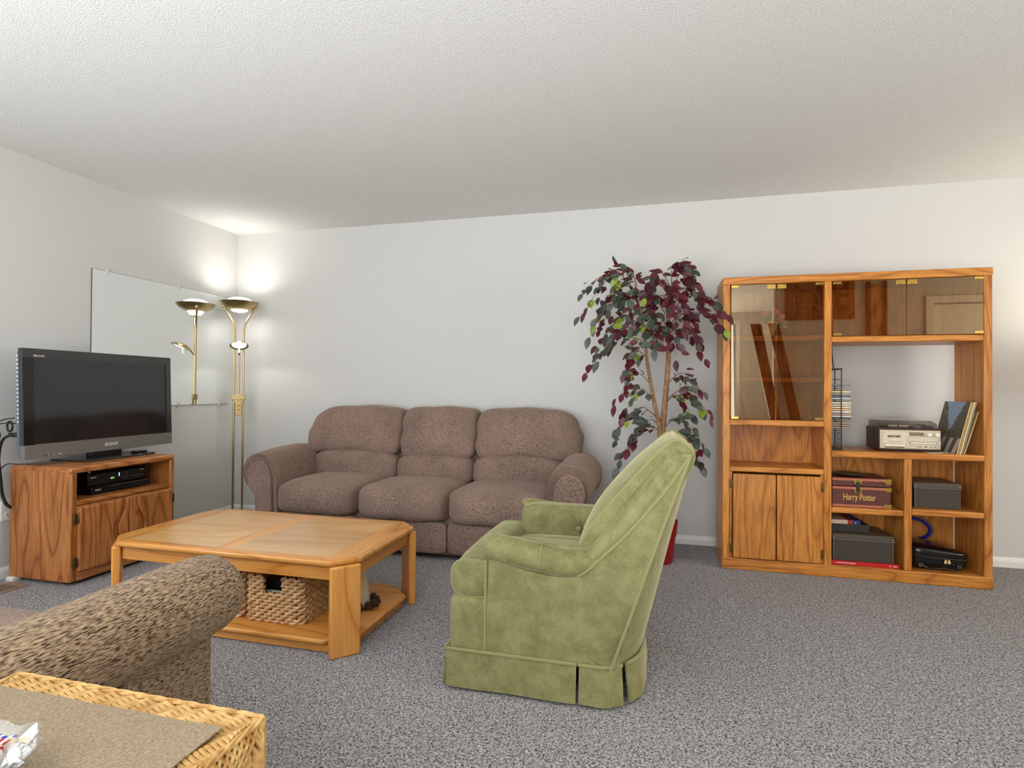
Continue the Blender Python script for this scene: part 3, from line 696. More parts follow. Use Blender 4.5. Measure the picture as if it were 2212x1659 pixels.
for x in (TX0+0.03, TX1-0.048): obj('apron', B().box(x, x+0.018, TY0+0.10, TY1-0.10, 0.306, 0.369), TAB['y'], t, bevel=0.002)
obj('shelf', B().prism(octa(TX0+0.022, TX1-0.022, TY0+0.022, TY1-0.022, 0.115), 0.042, 0.064), TAB['x'], t, bevel=0.009, seg=3)
pl = B()
for y in (TY0+0.045, TY1-0.06): pl.box(TX0+0.12, TX1-0.12, y, y+0.015, 0.006, 0.042)
for x in (TX0+0.045, TX1-0.06): pl.box(x, x+0.015, TY0+0.12, TY1-0.12, 0.006, 0.042)
obj('plinth', pl, TAB['x'], t)

# --- baskets
def rr_sampler(x0, x1, y0, y1, r):
    segs = []
    def line(a, b, n): segs.append(('l', Vector(a), Vector(b), Vector(n), (Vector(b)-Vector(a)).length))
    def arc(c, a0): segs.append(('a', Vector(c), a0, None, r*pi/2))
    line((x0+r, y0), (x1-r, y0), (0, -1)); arc((x1-r, y0+r), -pi/2); line((x1, y0+r), (x1, y1-r), (1, 0)); arc((x1-r, y1-r), 0)
    line((x1-r, y1), (x0+r, y1), (0, 1)); arc((x0+r, y1-r), pi/2); line((x0, y1-r), (x0, y0+r), (-1, 0)); arc((x0+r, y0+r), pi)
    L = sum(s[4] for s in segs)
    def f(s):
        s %= L
        for g in segs:
            if s <= g[4]:
                if g[0] == 'l': return g[1].lerp(g[2], s/g[4]), g[3]
                a = g[2]+s/r; n = Vector((cos(a), sin(a))); return g[1]+n*r, n
            s -= g[4]
        return segs[0][1], segs[0][3]
    return f, L
def weave_row(b, f, s0, s1, z, sp, amp, r, phase, rng, n=5):
    m = max(4, int((s1-s0)/(sp/4.0))); rings = []
    for i in range(m+1):
        s = s0+(s1-s0)*i/m; p, nr = f(s); off = amp*cos(pi*s/sp+phase); dz = r*0.35*sin(pi*s/sp+phase)+rng.uniform(-1, 1)*r*0.18
        rk = r*(0.92+0.16*rng.random())
        rings.append([(p.x+nr.x*(off+rk*cos(2*pi*j/n)), p.y+nr.y*(off+rk*cos(2*pi*j/n)), z+dz+rk*1.05*sin(2*pi*j/n)) for j in range(n)])
    b.loft(rings)
def basket(x0, x1, y0, y1, z0, z1, label, notch):
    rng = random.Random(int(x0*100))
    t = thing('storage_basket', ((x0+x1)/2, (y0+y1)/2, z0), label, 'basket', 'rope baskets under the coffee table')
    f, L = rr_sampler(x0, x1, y0, y1, 0.035); rows = 14; h = (z1-z0)/rows; sp = L/round(L/0.021)
    wv = B(); wl = x1-x0-0.07
    n0, n1 = wl*0.5-0.045, wl*0.5+0.045
    for i in range(rows):
        z = z0+h*(i+0.5); ph = pi*(i % 2)
        if i >= rows-5: weave_row(wv, f, n1, L+n0, z, sp, 0.0045, h*0.56, ph, rng)
        else: weave_row(wv, f, 0, L, z, sp, 0.0045, h*0.56, ph, rng)
    obj('weave', wv, ROPE, t, kind='stuff')
    st = B(); k = round(L/sp)
    for i in range(k):
        s = i*sp; p, nr = f(s); top = z1+0.008
        if n0 < s < n1: top = z0+h*(rows-5)+0.008
        st.tube([(p.x, p.y, z0+0.002), (p.x, p.y, top)], 0.0032, 5)
    obj('stakes', st, ROPE, t, kind='stuff')
    obj('liner', B().box(x0+0.014, x1-0.014, y0+0.014, y1-0.014, z0+0.003, z0+0.012), STAKE, t)
    return t
BZ = 0.064
basket(1.825, 2.105, -2.035, -1.66, BZ, 0.262, 'rope basket under the coffee table, nearer the vase end', True)
basket(1.455, 1.790, -2.035, -1.66, BZ, 0.262, 'rope basket under the coffee table, half hidden by brown armrest', True)
t = thing('black_photo_box', (1.62, -1.84, 0.078), 'purplish black lidded box standing in the left rope basket', 'box')
obj('body', B().box(1.50, 1.745, -2.0, -1.70, 0.0765, 0.215), plain('purple_black_card', C(52, 44, 56), 0.4), t, bevel=0.002)
obj('lid', B().box(1.497, 1.748, -2.003, -1.697, 0.213, 0.235), plain('purple_black_lid', C(66, 56, 70), 0.4), t, bevel=0.002)
for i, (lab, m, z0, z1) in enumerate((('dark photo album lying lowest in the right rope basket', INK, 0.0765, 0.150), ('black album lying topmost in the right rope basket', BLACK, 0.188, 0.226))):
    obj('photo_album', B().box(1.865, 2.065, -1.99, -1.70, z0, z1), m, bevel=0.003, label=lab, cat='album')
t = thing('white_magazine', (1.965, -1.845, 0.15), 'pale striped paper stack between albums in the right rope basket', 'papers')
for i in range(6): obj('sheet', B().box(1.868+0.002*(i % 2), 2.06-0.002*(i % 3), -1.995+0.002*(i % 2), -1.70, 0.1505+i*0.006, 0.1545+i*0.006), CREAM if i % 2 else GREYPL, t, smooth=False)

# --- vase with red sprigs and a pinecone ring
VX, VY = 2.232, -1.760
t = thing('ceramic_vase', (VX, VY, 0.064), 'tapered cream vase on the coffee table shelf', 'vase')
obj('body', B().lathe([(0.0, 0.0645), (0.046, 0.0645), (0.047, 0.07), (0.036, 0.16), (0.026, 0.205), (0.024, 0.22), (0.029, 0.238), (0.027, 0.238), (0.021, 0.22), (0.018, 0.19), (0.0, 0.185)], (VX, VY, 0), 28), plain('cream_ceramic', C(226, 208, 180), 0.35), t)
t = thing('red_sprigs', (VX, VY, 0.215), 'dark red dried sprigs standing in the cream vase', 'dried flowers')
RED = plain('dried_red', C(120, 22, 24), 0.6)
for a, r_, z in ((0.3, 0.05, 0.275), (0.9, 0.062, 0.288), (2.2, 0.04, 0.282), (4.0, 0.05, 0.278), (5.2, 0.055, 0.285)):
    tip = Vector((VX+r_*cos(a), VY+r_*sin(a), z))
    st = obj('stem', B().tube([(VX+0.006*cos(a), VY+0.006*sin(a), 0.20), ((VX*1.0+tip.x)/2, (VY+tip.y)/2, 0.25), tip], 0.0018, 5), RED, t)
    for k in range(3):
        b = B().cushion((0, 0, 0.011), (0.012, 0.004, 0.026), 2.2, 4).xf(Matrix.Translation(tip) @ Matrix.Rotation(a+k*2.1, 4, 'Z') @ Matrix.Rotation(0.9, 4, 'Y'))
        obj('petal', b, RED, st)
t = thing('pinecone_wreath', (VX, VY, 0.064), 'small ring of pinecones around the foot of the cream vase', 'wreath')
for k in range(11):
    a = 2*pi*k/11; c = (VX+0.074*cos(a), VY+0.074*sin(a), 0.0845)
    pc = B()
    for q in range(4):
        for j in range(7):
            aa = 2*pi*(j+0.5*(q % 2))/7; rr = 0.016-0.003*q
            pc.cushion((c[0]+rr*cos(aa), c[1]+rr*sin(aa), 0.071+q*0.0085), (0.012, 0.012, 0.007), 3, 2)
    pc.ball(c, 0.012, 4)
    pass
    obj('pinecone', pc, plain('pinecone_brown', C(78, 52, 30), 0.7) if k == 0 else bpy.data.materials['pinecone_brown'], t)

# ------------------------------------------------------------------ green swivel armchair (faces -x)
t = chair = thing('green_armchair', (3.20, -1.87, 0), 'olive green velvet swivel armchair with skirt and button arms', 'armchair')
YN, YF, YC = -2.205, -1.535, -1.87
def mirror_y(y): return 2*YC-y
obj('swivel_base', B().lathe([(0, 0), (0.22, 0), (0.22, 0.03), (0.05, 0.05), (0.05, 0.13), (0, 0.13)], (3.2, YC, 0), 24), BLACK, t)
obj('seat_platform', B().prism(rrect(2.845, 3.46, YN+0.002, YF-0.002, 0.02), 0.125, 0.328), VELVET, t, bevel=0.022, seg=4)
# outer side panels
cont = smooth2([(2.992, 0.478), (3.08, 0.455), (3.18, 0.436), (3.28, 0.432), (3.34, 0.455), (3.405, 0.515), (3.495, 0.606), (3.614, 0.752), (3.675, 0.842)], 5)
sidep = [(2.985, 0.130), (2.988, 0.30)]+cont+[(3.692, 0.862), (3.675, 0.825), (3.585, 0.575), (3.50, 0.33), (3.430, 0.130)]
def yedge(z): return 0.035*max(0, (z-0.35))/0.52
for far in (False, True):
    vs_ = []
    n = len(sidep)
    for off in (0.0, 0.055):
        for x, z in sidep:
            y = YN+yedge(z)+off
            vs_.append((x, mirror_y(y) if far else y, z))
    fs = [tuple(range(n)), tuple(range(n, 2*n))[::-1]]+[((i+1) % n, i, n+i, n+(i+1) % n) for i in range(n)]
    if far: fs = [f[::-1] for f in fs]
    obj('side_panel', B().add(vs_, fs), VELVET, t, bevel=0.010, seg=3)
# back panel, curved in plan
def rearx(z): 
    pts = [(0.130, 3.430), (0.33, 3.50), (0.575, 3.585), (0.825, 3.675), (0.875, 3.692)]
    for (a, xa), (b, xb) in zip(pts, pts[1:]):
        if z <= b: return xa+(xb-xa)*(z-a)/(b-a)
    return pts[-1][1]
def rearsurf(u, v):
    z = 0.130+v*0.735; uu = 2*u-1
    bul = (0.105-0.075*v)*(1-abs(uu)**2.8)
    hw = (YF-YN)/2-yedge(z)
    zz = z+(0.010*(1-uu*uu) if v > 0.98 else 0)
    return (rearx(z)+bul, YC+uu*hw, zz)
bk = B().grid(rearsurf, 25, 21)
def rearsurf2(u, v):
    p = rearsurf(u, v); return (p[0]-0.075, p[1], p[2])
bk2 = B().grid(rearsurf2, 25, 21); bk2.f = [f[::-1] for f in bk2.f]
nb = len(bk.v); bk.add(bk2.v, bk2.f)
edge = [i*21 for i in range(25)]+[24*21+j for j in range(1, 21)]+[i*21+20 for i in range(23, -1, -1)]+[j for j in range(19, 0, -1)]
for a, b_ in zip(edge, edge[1:]+edge[:1]): bk.f.append((b_, a, nb+a, nb+b_))
obj('back_panel', bk, VELVET, t, angle=60)
# wing band that runs from arm to top of the back
for far in (False, True):
    yy = (lambda y: mirror_y(y) if far else y)
    pts = [(3.315, 0.462), (3.40, 0.532), (3.49, 0.630), (3.60, 0.770), (3.655, 0.846), (3.668, 0.862)]
    sp_ = smoothpath([(x, yy(YN+yedge(z)+0.036), z) for x, z in pts], 5); k = len(sp_)
    obj('wing', B().tube(sp_, [0.022+0.016*min(1, i/5.0)-(0.012*max(0, i-k+4)/3) for i in range(k)], 14), VELVET, t, angle=80)
    obj('piping', B().tube([(x, yy(YN+yedge(z)-0.001), z+0.001) for x, z in cont[18:]+[(3.690, 0.864)]], 0.0055, 6), WELT, t)
    p5 = [(x+0.001, yy(YN+yedge(z)-0.001), z) for x, z in [(3.430, 0.13), (3.50, 0.33), (3.585, 0.575), (3.675, 0.825), (3.692, 0.868)]]
    obj('piping', B().tube(smoothpath(p5, 5), 0.005, 6), WELT, t)
    obj('piping', B().tube([(2.984, yy(YN+0.003), z) for z in (0.13, 0.3, 0.47)], 0.005, 6), WELT, t)
# inner arm walls and rolled arm pads
for far in (False, True):
    yy = (lambda y: mirror_y(y) if far else y)
    def inn(u, v, q): 
        s = 1 if far else -1
        dd = (math.exp(-(((u-0.25)*0.21)**2+((q-0.18)*0.12)**2)/0.0009)+0.35*math.exp(-((u-0.25)*0.21+(q-0.18)*0.10)**2/0.00012)*(abs(u)<0.8)*(abs(q)<0.8)+0.3*math.exp(-((u-0.25)*0.21-(q-0.18)*0.12)**2/0.00012)*(abs(u)<0.8)*(abs(q)<0.8))
        return (0, s*0.018*dd, 0)
    obj('inner_arm', B().cushion((3.20, yy(-2.115), 0.452 if far else 0.415), (0.42, 0.105, 0.235), 7, 20, inn), VELVET, t)
    pts = [(2.992, -2.160, 0.506), (3.005, -2.162, 0.507), (3.08, -2.166, 0.500), (3.18, -2.168, 0.486), (3.28, -2.166, 0.474), (3.36, -2.150, 0.480), (3.42, -2.135, 0.503)]
    up_ = 0.020 if far else 0.0
    sp_ = smoothpath([(x, yy(y), z+up_) for x, y, z in pts], 4)
    rad = [0.041, 0.046, 0.049, 0.050, 0.051]+[0.051]*4+[0.051]*(len(sp_)-15)+[0.051, 0.049, 0.047, 0.045, 0.042, 0.040]
    obj('arm_pad', B().tube(sp_, rad[:len(sp_)], 18, flat=0.98), VELVET, t, angle=70)
    obj('arm_seam', B().tube([(3.185+0.004*sin(a), yy(-2.167)+(1 if far else -1)*0.0515*cos(a), 0.486+up_+0.0515*sin(a)) for a in [pi*(-0.4)+pi*1.0*i/12 for i in range(13)]], 0.002, 5), WELT, t)
    obj('button', B().cushion((3.252, yy(-2.066), 0.474 if far else 0.43), (0.026, 0.016, 0.026), 2.2, 6), VELVET, t)
    obj('tuft_seam', B().tube([(3.252, yy(-2.064), 0.548), (3.252, yy(-2.063), 0.50), (3.252, yy(-2.074), 0.474), (3.252, yy(-2.063), 0.42)] if far else [(3.252, yy(-2.064), 0.52), (3.252, yy(-2.063), 0.40)], 0.002, 5), WELT, t)
# T shaped seat cushion
def tcush(u, v, q): return (0, 0, 0.022*(1-u*u)*(1-v*v)*(q > 0)+0.0)
def tring(y, k, top=0.0):
    r = []
    for i in range(32):
        a = 2*pi*i/32; ex = 2/3.0
        zz = 0.066*math.copysign(abs(sin(a))**ex, sin(a))
        r.append((2.928+k*0.080*math.copysign(abs(cos(a))**ex, cos(a)), y, 0.394+k*zz+(top if zz > 0 else 0)*abs(sin(a))))
    return r
tb = B().loft([tring(YC+d_, k, tp_) for d_, k, tp_ in ((-0.322, 0.55, 0), (-0.321, 0.90, 0), (-0.316, 0.985, 0), (-0.306, 1.0, 0), (-0.2, 1.02, 0.010), (0, 1.02, 0.014), (0.2, 1.02, 0.010), (0.306, 1.0, 0), (0.316, 0.985, 0), (0.321, 0.90, 0), (0.322, 0.55, 0))])
sc_ = obj('seat_cushion', tb.cushion((3.20, YC, 0.372), (0.50, 0.50, 0.125), 6, 14, tcush), VELVET, t, angle=70)
for s_ in (-1, 1):
    obj('piping', B().tube(tring(YC+s_*0.313, 1.0), 0.0055, 6, closed=True), WELT, sc_)
# back cushion
BCA = math.atan2(0.40, 0.29)   # lean of the back
axis_u = Vector((cos(BCA), 0, sin(BCA))); axis_n = Vector((sin(BCA), 0, -cos(BCA)))
c0 = Vector((3.505, YC, 0.675))
Mx = Matrix(((axis_n.x, 0, axis_u.x, c0.x), (axis_n.y, 1, axis_u.y, c0.y), (axis_n.z, 0, axis_u.z, c0.z), (0, 0, 0, 1)))
def bring(v, k):
    r = []
    for i in range(44):
        a = 2*pi*i/44; ex = 2/4.2
        x = 0.068*k*math.copysign(abs(cos(a))**ex, cos(a)); z = (0.285-0.012*(1-k))*math.copysign(abs(sin(a))**(2/3.0), sin(a))*(0.9+0.1*k)
        edge_ = 1-min(1, abs(v)/0.255)**2
        if x < 0: x -= 0.030*edge_*(1-(z/0.29)**2)
        r.append((x+0.012*sin(z*7), v*(1-0.10*max(0, z/0.285)**2), z))
    return r
bcb = B().loft([bring(v, k) for v, k in ((-0.266, 0.55), (-0.264, 0.90), (-0.256, 0.985), (-0.24, 1.0), (-0.16, 1.03), (-0.06, 1.05), (0.06, 1.05), (0.16, 1.03), (0.24, 1.0), (0.256, 0.985), (0.264, 0.90), (0.266, 0.55))]).xf(Mx)
o = obj('back_cushion', bcb, VELVET, t, angle=80)
for s_ in (-1, 1):
    lp = [(p[0]*1.0, p[1], p[2]) for p in bring(s_*0.253, 1.0)]
    # welt follows the front edge and the top of the boxing
    obj('piping', B().tube(lp, 0.006, 6, closed=True).xf(Mx), WELT, o)
# skirt panels with pleat gaps
def skirt(path, name='skirt_panel'):
    sp_ = smoothpath([(x, y, 0) for x, y in path], 6) if len(path) > 2 else [Vector((path[0][0]+(path[1][0]-path[0][0])*i/14, path[0][1]+(path[1][1]-path[0][1])*i/14, 0)) for i in range(15)]
    m = len(sp_); nrm = []
    for i in range(m):
        d_ = sp_[min(i+1, m-1)]-sp_[max(i-1, 0)]; d_.normalize(); nrm.append(Vector((d_.y, -d_.x, 0)))
    def ring(i):
        p, n_ = sp_[i], nrm[i]; q = i/(m-1); wv = 0.0014*sin(q*9+path[0][0]*20); out = []
        for z, o_ in ((0.142, -0.002), (0.10, 0.003), (0.055, 0.008+wv), (0.012, 0.013+1.6*wv)):
            out.append(tuple(p+n_*(o_+0.004)+Vector((0, 0, z))))
        for z, o_ in ((0.012, 0.013+1.6*wv), (0.055, 0.008+wv), (0.10, 0.003), (0.142, -0.002)):
            out.append(tuple(p+n_*(o_-0.005)+Vector((0, 0, z))))
        return out
    obj(name, B().loft([ring(i) for i in range(m)]), VELVET, t, angle=60)
    obj('piping', B().tube([p+n_*0.005+Vector((0, 0, 0.142)) for p, n_ in zip(sp_, nrm)], 0.006, 6), WELT, t)
skirt([(2.842, YN-0.003), (3.315, YN-0.003)])
skirt([(3.325, YN-0.003), (3.41, YN+0.0), (3.468, YN+0.030)])
skirt([(3.482, YN+0.050), (3.524, YC-0.20), (3.535, YC), (3.524, YC+0.20), (3.482, YF-0.050)])
skirt([(3.475, YF-0.028), (3.42, YF-0.002), (3.325, YF+0.003)])
skirt([(3.315, YF+0.003), (2.842, YF+0.003)])
skirt([(2.838, YF), (2.838, YN)])

# ------------------------------------------------------------------ foreground recliner (faces +y), mostly its right arm
t = thing('brown_recliner', (1.95, -3.20, 0), 'brown chenille recliner at lower left, its rolled arm beside the wicker chest', 'recliner')
def rarm(y, k, dz=0.0):
    return [(2.35+0.112*k*cos(a), y, 0.508+dz+0.110*k*sin(a)) for a in [2*pi*i/28 for i in range(28)]]
obj('arm', B().loft([rarm(-2.772, 0.30), rarm(-2.768, 0.55), rarm(-2.775, 0.78), rarm(-2.795, 0.92), rarm(-2.83, 0.99), rarm(-2.90, 1.02), rarm(-3.05, 1.0), rarm(-3.3, 0.98), rarm(-3.6, 0.97), rarm(-3.85, 0.9), rarm(-3.87, 0.6)]), SOFAC, t, angle=70)
sd = B()
sdp = [(-3.10, 0.44), (-2.86, 0.44), (-2.845, 0.10), (-3.095, 0.10)]
sd.prism(sdp, 2.27, 2.385, 'x')
obj('side_panel', sd, SOFAC, t, bevel=0.012, seg=3)
obj('front_post', B().box(2.25, 2.36, -2.87, -2.80, 0.04, 0.45), SOFAC, t, bevel=0.02, seg=3)
obj('arm_inner', B().box(2.235, 2.30, -3.82, -2.85, 0.10, 0.50), SOFAC, t, bevel=0.01)
obj('mechanism', B().tube([(2.33, -3.75, 0.16), (2.33, -3.12, 0.36)], 0.012, 8).tube([(2.33, -3.12, 0.16), (2.33, -3.75, 0.34)], 0.012, 8).box(2.30, 2.34, -3.80, -3.11, 0.10, 0.15), BLACK, t, label='black steel reclining mechanism')
obj('seat_cushion', B().cushion((1.855, -3.23, 0.37), (0.75, 0.66, 0.20), 4.2, 14, lambda u, v, q: (0, 0, 0.02*(1-u*u)*(1-v*v)*(q > 0))), SOFA, t)
obj('footrest', B().cushion((1.855, -2.90, 0.18), (0.75, 0.09, 0.24), 8, 10), SOFA, t)
obj('base', B().box(1.44, 2.26, -3.85, -2.90, 0.03, 0.29), SOFA, t)
obj('back_cushion', B().cushion((1.855, -3.72, 0.62), (0.75, 0.22, 0.52), 4.0, 12, lambda u, v, q: (0, -0.06*q, 0)), SOFA, t)
obj('arm', B().loft([[(1.36+0.11*k*cos(a), y, 0.508+0.11*k*sin(a)) for a in [2*pi*i/24 for i in range(24)]] for y, k in ((-2.80, 0.4), (-2.80, 0.8), (-2.84, 1.0), (-3.6, 0.97), (-3.85, 0.9))]), SOFAC, t, angle=70)
obj('arm_inner', B().box(1.31, 1.48, -3.82, -2.86, 0.06, 0.50), SOFAC, t, bevel=0.01)

# ------------------------------------------------------------------ wicker chest, runner, candy dish
WX0, WX1, WY0, WY1, WZ = 2.490, 2.990, -3.83, -3.390, 0.585
t = thing('wicker_chest', (2.74, -3.61, 0), 'pale woven wicker chest at lower left with linen runner on top', 'chest')
obj('inner_box', B().box(WX0+0.016, WX1-0.016, WY0+0.016, WY1-0.016, 0.01, WZ-0.012), STAKE, t, smooth=False)
rng = random.Random(3); tw = B(); hr = 0.0074; rows = int((WY1-WY0-0.008)/hr)
for i in range(rows):
    y = WY1-0.005-hr*(i+0.5); rings = []; n = 6
    xa = WX0+0.006 if y > -3.462 else 2.925      # under the runner only the bare right strip is woven
    m = max(8, int((WX1-0.004-xa)/0.0052))
    for k in range(m+1):
        x = xa+(WX1-0.006-xa)*k/m; ph = 2*pi*(x/0.036)+i*0.55
        o_ = 0.0030*sin(ph); yo = 0.0012*cos(ph)
        rings.append([(x, y+yo+hr*0.49*cos(2*pi*j/n), WZ-0.0042+o_+hr*0.46*sin(2*pi*j/n)) for j in range(n)])
    tw.loft(rings)
obj('woven_top', tw, WICK, t, kind='stuff')
ws = B(); rr = 50; hz = (WZ-0.02)/rr
for i in range(rr):
    z = WZ-0.016-hz*(i+0.5)
    for face in range(2):
        rings = []; m = 56; n = 5
        for k in range(m+1):
            if face == 0: s_ = WY0+0.014+(WY1-WY0-0.028)*k/m
            else: s_ = WX0+0.014+(WX1-WX0-0.028)*k/m
            ph = 2*pi*(s_/0.047)+i*0.62; o_ = 0.004*sin(ph)
            if face == 0: rings.append([(WX1-0.008+o_+hz*0.5*cos(2*pi*j/n), s_, z+0.002*cos(ph)+hz*0.58*sin(2*pi*j/n)) for j in range(n)])
            else: rings.append([(s_, WY1-0.008+o_+hz*0.5*cos(2*pi*j/n), z+0.002*cos(ph)+hz*0.58*sin(2*pi*j/n)) for j in range(n)])
        ws.loft(rings)
obj('woven_side', ws, WICK, t, kind='stuff')
cr = B()
for i in range(30):   # diagonal wrapping canes below the rim
    for face in range(2):
        u0 = (i/30.0)
        for d_ in (-1, 1):
            if face == 0:
                y = WY1-0.01-u0*(WY1-WY0-0.02); y2 = max(WY0+0.005, min(WY1-0.005, y-d_*0.035))
                cr.tube([(WX1-0.002, y, WZ-0.004), (WX1+0.005, (y+y2)/2, WZ-0.022), (WX1+0.003, y2, WZ-0.045)], 0.0036, 6)
            else:
                x = WX0+0.01+u0*(WX1-WX0-0.02); x2 = max(WX0+0.005, min(WX1-0.005, x+d_*0.035))
                cr.tube([(x, WY1-0.002, WZ-0.004), ((x+x2)/2, WY1+0.005, WZ-0.022), (x2, WY1+0.003, WZ-0.045)], 0.0036, 6)
obj('wrapped_border', cr, WICK, t, kind='stuff')
def rim(p0, p1):
    p0, p1 = Vector(p0), Vector(p1); d_ = (p1-p0); L = d_.length; d_.normalize(); side = d_.cross(Vector((0, 0, 1)))
    b = B()
    for k in range(3):
        pts = []
        for i in range(61):
            a = L/0.05*2*pi*i/60*0.5+k*2*pi/3
            pts.append(p0+d_*(L*i/60)+side*0.0026*cos(a)+Vector((0, 0, 0.0026*sin(a)-0.002)))
        b.tube(pts, 0.0028, 6)
    return b
for a, b_ in (((WX0, WY1, WZ-0.001), (WX1, WY1, WZ-0.001)), ((WX1, WY1, WZ-0.001), (WX1, WY0, WZ-0.001)), ((WX0, WY0, WZ-0.001), (WX0, WY1, WZ-0.001)), ((WX0, WY0, WZ-0.001), (WX1, WY0, WZ-0.001))):
    obj('rim', rim(a, b_), WICK, t)
for x, y in ((WX1-0.004, WY1-0.004), (WX0+0.004, WY1-0.004), (WX1-0.004, WY0+0.004), (WX0+0.004, WY0+0.004)):
    obj('corner_post', B().tube([(x, y, 0.0), (x, y, WZ-0.004)], 0.011, 8), WICK, t)
RZ = WZ+0.0045
rn = B()
def rsurf(u, v):
    x = 2.500+u*(2.958-2.500); y = -3.80+v*(-3.437+3.80)
    return (x, y, RZ+0.0008+0.0006*sin(40*x)*sin(37*y))
rn.grid(rsurf, 30, 24); top_n = len(rn.v)
rn2 = B().grid(lambda u, v: (rsurf(u, v)[0], rsurf(u, v)[1], RZ-0.0014), 30, 24); rn2.f = [f[::-1] for f in rn2.f]; rn.add(rn2.v, rn2.f)
edge = [i*24 for i in range(30)]+[29*24+j for j in range(1, 24)]+[i*24+23 for i in range(28, -1, -1)]+[j for j in range(22, 0, -1)]
for a, b_ in zip(edge, edge[1:]+edge[:1]): rn.f.append((b_, a, top_n+a, top_n+b_))
obj('linen_runner', rn, LINEN, label='beige linen runner laid over the wicker chest', cat='runner')

DX, DY, DZ = 2.752, -3.628, RZ+0.0016
t = thing('candy_dish', (DX, DY, DZ), 'scalloped clear glass dish of candy on the linen runner', 'dish')
def scal(r, z, a, i):
    k = min(1, max(0, (r-0.03)/0.045)); return r*(1+0.05*k*cos(9*a)), z+0.003*k*cos(9*a)
obj('bowl', B().lathe([(0.0, 0.0), (0.034, 0.0), (0.036, 0.004), (0.046, 0.014), (0.058, 0.028), (0.072, 0.040), (0.074, 0.041), (0.071, 0.043), (0.056, 0.031), (0.044, 0.018), (0.03, 0.007), (0.0, 0.006)], (DX, DY, DZ), 72, scal), tinted_glass('scalloped_glass', (0.93, 0.95, 0.97, 1), 0.08, 0.02), t)
def candy(i, x, y, z, ax, body, m, label):
    b = B().cushion((0, 0, 0), body, 2.4, 6)
    for s in (-1, 1):
        k = len(b.v); n = 10
        ring0 = [(s*body[0]*0.46, 0.003*cos(2*pi*j/n), 0.003*sin(2*pi*j/n)) for j in range(n)]
        ring1 = [(s*(body[0]*0.5+0.009), (0.008+0.001*(j % 2))*cos(2*pi*j/n), 0.003*sin(2*pi*j/n)+0.001*(-1)**j) for j in range(n)]
        b.loft([ring0, ring1], caps=False)
    b.xf(Matrix.Translation((x, y, z)) @ Matrix.Rotation(ax, 4, 'Z') @ Matrix.Rotation(0.25*sin(i*2.3), 4, 'Y'))
    obj('wrapped_candy', b, m, label=label, cat='candy', group='wrapped candies in the glass dish')
def striped(name, a, b):
    n = N(name); tc = n.coords((1, 1, 1)); wv = n.n('ShaderNodeTexWave'); wv.inputs['Scale'].default_value = 45; wv.inputs['Distortion'].default_value = 2; n.l(tc, wv.inputs['Vector'])
    return n.set(color=n.ramp(wv.outputs['Fac'], [(0.45, a), (0.55, b)]), rough=0.2, spec=0.7)
CB = striped('blue_white_wrap', C(60, 90, 180), C(235, 238, 242)); CBR = striped('brown_white_stripe', C(110, 60, 30), C(240, 230, 215)); CRD = striped('red_white_stripe', C(170, 30, 45), C(235, 215, 210))
CY = plain('yellow_wrap', C(225, 180, 30), 0.2); CO = plain('orange_wrap', C(206, 110, 32), 0.25); CRE = plain('red_wrap', C(165, 14, 40), 0.2); CCR = plain('cream_wrap', C(226, 214, 190), 0.3); CW = plain('clear_white_wrap', C(232, 230, 230), 0.2)
zc = DZ+0.030
for i, (dx, dy, dz, ax, m, lab) in enumerate((
    (-0.006, 0.038, 0.008, 0.5, CB, 'blue and white twist candy at the back of the glass dish'),
    (0.018, 0.034, 0.010, 1.2, CCR, 'cream wrapped candy at the back of the glass dish'),
    (0.032, 0.012, 0.014, 2.2, CRD, 'red and white striped candy near the dish middle'),
    (-0.010, 0.010, 0.016, 0.2, CY, 'yellow wrapped candy left of the orange one'),
    (0.010, -0.006, 0.020, 0.7, CO, 'orange wrapped candy in the dish middle'),
    (0.044, -0.012, 0.010, 0.1, CBR, 'brown and white striped candy at the dish right edge'),
    (0.026, -0.034, 0.010, 1.0, CRE, 'dark red wrapped candy at the front of the dish'),
    (0.000, -0.034, 0.012, 2.0, CW, 'white wrapped candy at the front left of the dish'),
    (0.044, 0.026, 0.006, 2.6, CW, 'clear wrapped white candy at the right back rim'),
    (-0.034, -0.010, 0.010, 1.5, CCR, 'cream wrapped candy at the left rim of the dish'))):
    candy(i, DX+dx, DY+dy, zc+dz, ax, (0.024, 0.016, 0.014), m, lab)

# ------------------------------------------------------------------ wall unit
UX0, UX1, UYF, UYB, UH = 3.985, 5.392, -0.503, -0.185, 1.788
XM0, XM1 = 4.549, 4.591; XD0, XD1 = 4.963, 5.003
t = unit = thing('wall_unit', (4.69, -0.35, 0), 'tall oak entertainment unit with bronze glass doors and open shelves', 'wall unit')
def U(name, x0, x1, y0, y1, z0, z1, ax, bevel=0.003, **kw): return obj(name, B().box(x0, x1, y0, y1, z0, z1), OAK[ax], t, bevel=bevel, **kw)
U('side_panel', UX0, UX0+0.020, UYF+0.006, UYB, 0.0, UH-0.012, 'z')
U('side_panel', UX1-0.040, UX1, UYF+0.006, UYB, 0.0, UH-0.012, 'z')
obj('top', B().prism([(UX0-0.002, UYB), (UX1+0.002, UYB), (UX1+0.002, UYF-0.004), (UX0-0.002, UYF-0.004)][::-1], UH-0.046, UH), OAK['x'], t, bevel=0.006, seg=3)
for x0, x1, z0 in ((UX0, UX0+0.043, 0.060), (XM0, XM1, 0.066), (UX1-0.042, UX1, 0.066)): U('stile', x0, x1, UYF, UYF+0.022, z0, UH-0.044, 'z', bevel=0.005)
U('divider', XM0+0.010, XM1-0.010, UYF+0.02, UYB, 0.06, UH-0.044, 'z')
U('divider', XD0+0.008, XD1-0.008, UYF+0.03, UYB, 0.07, 0.708, 'z')
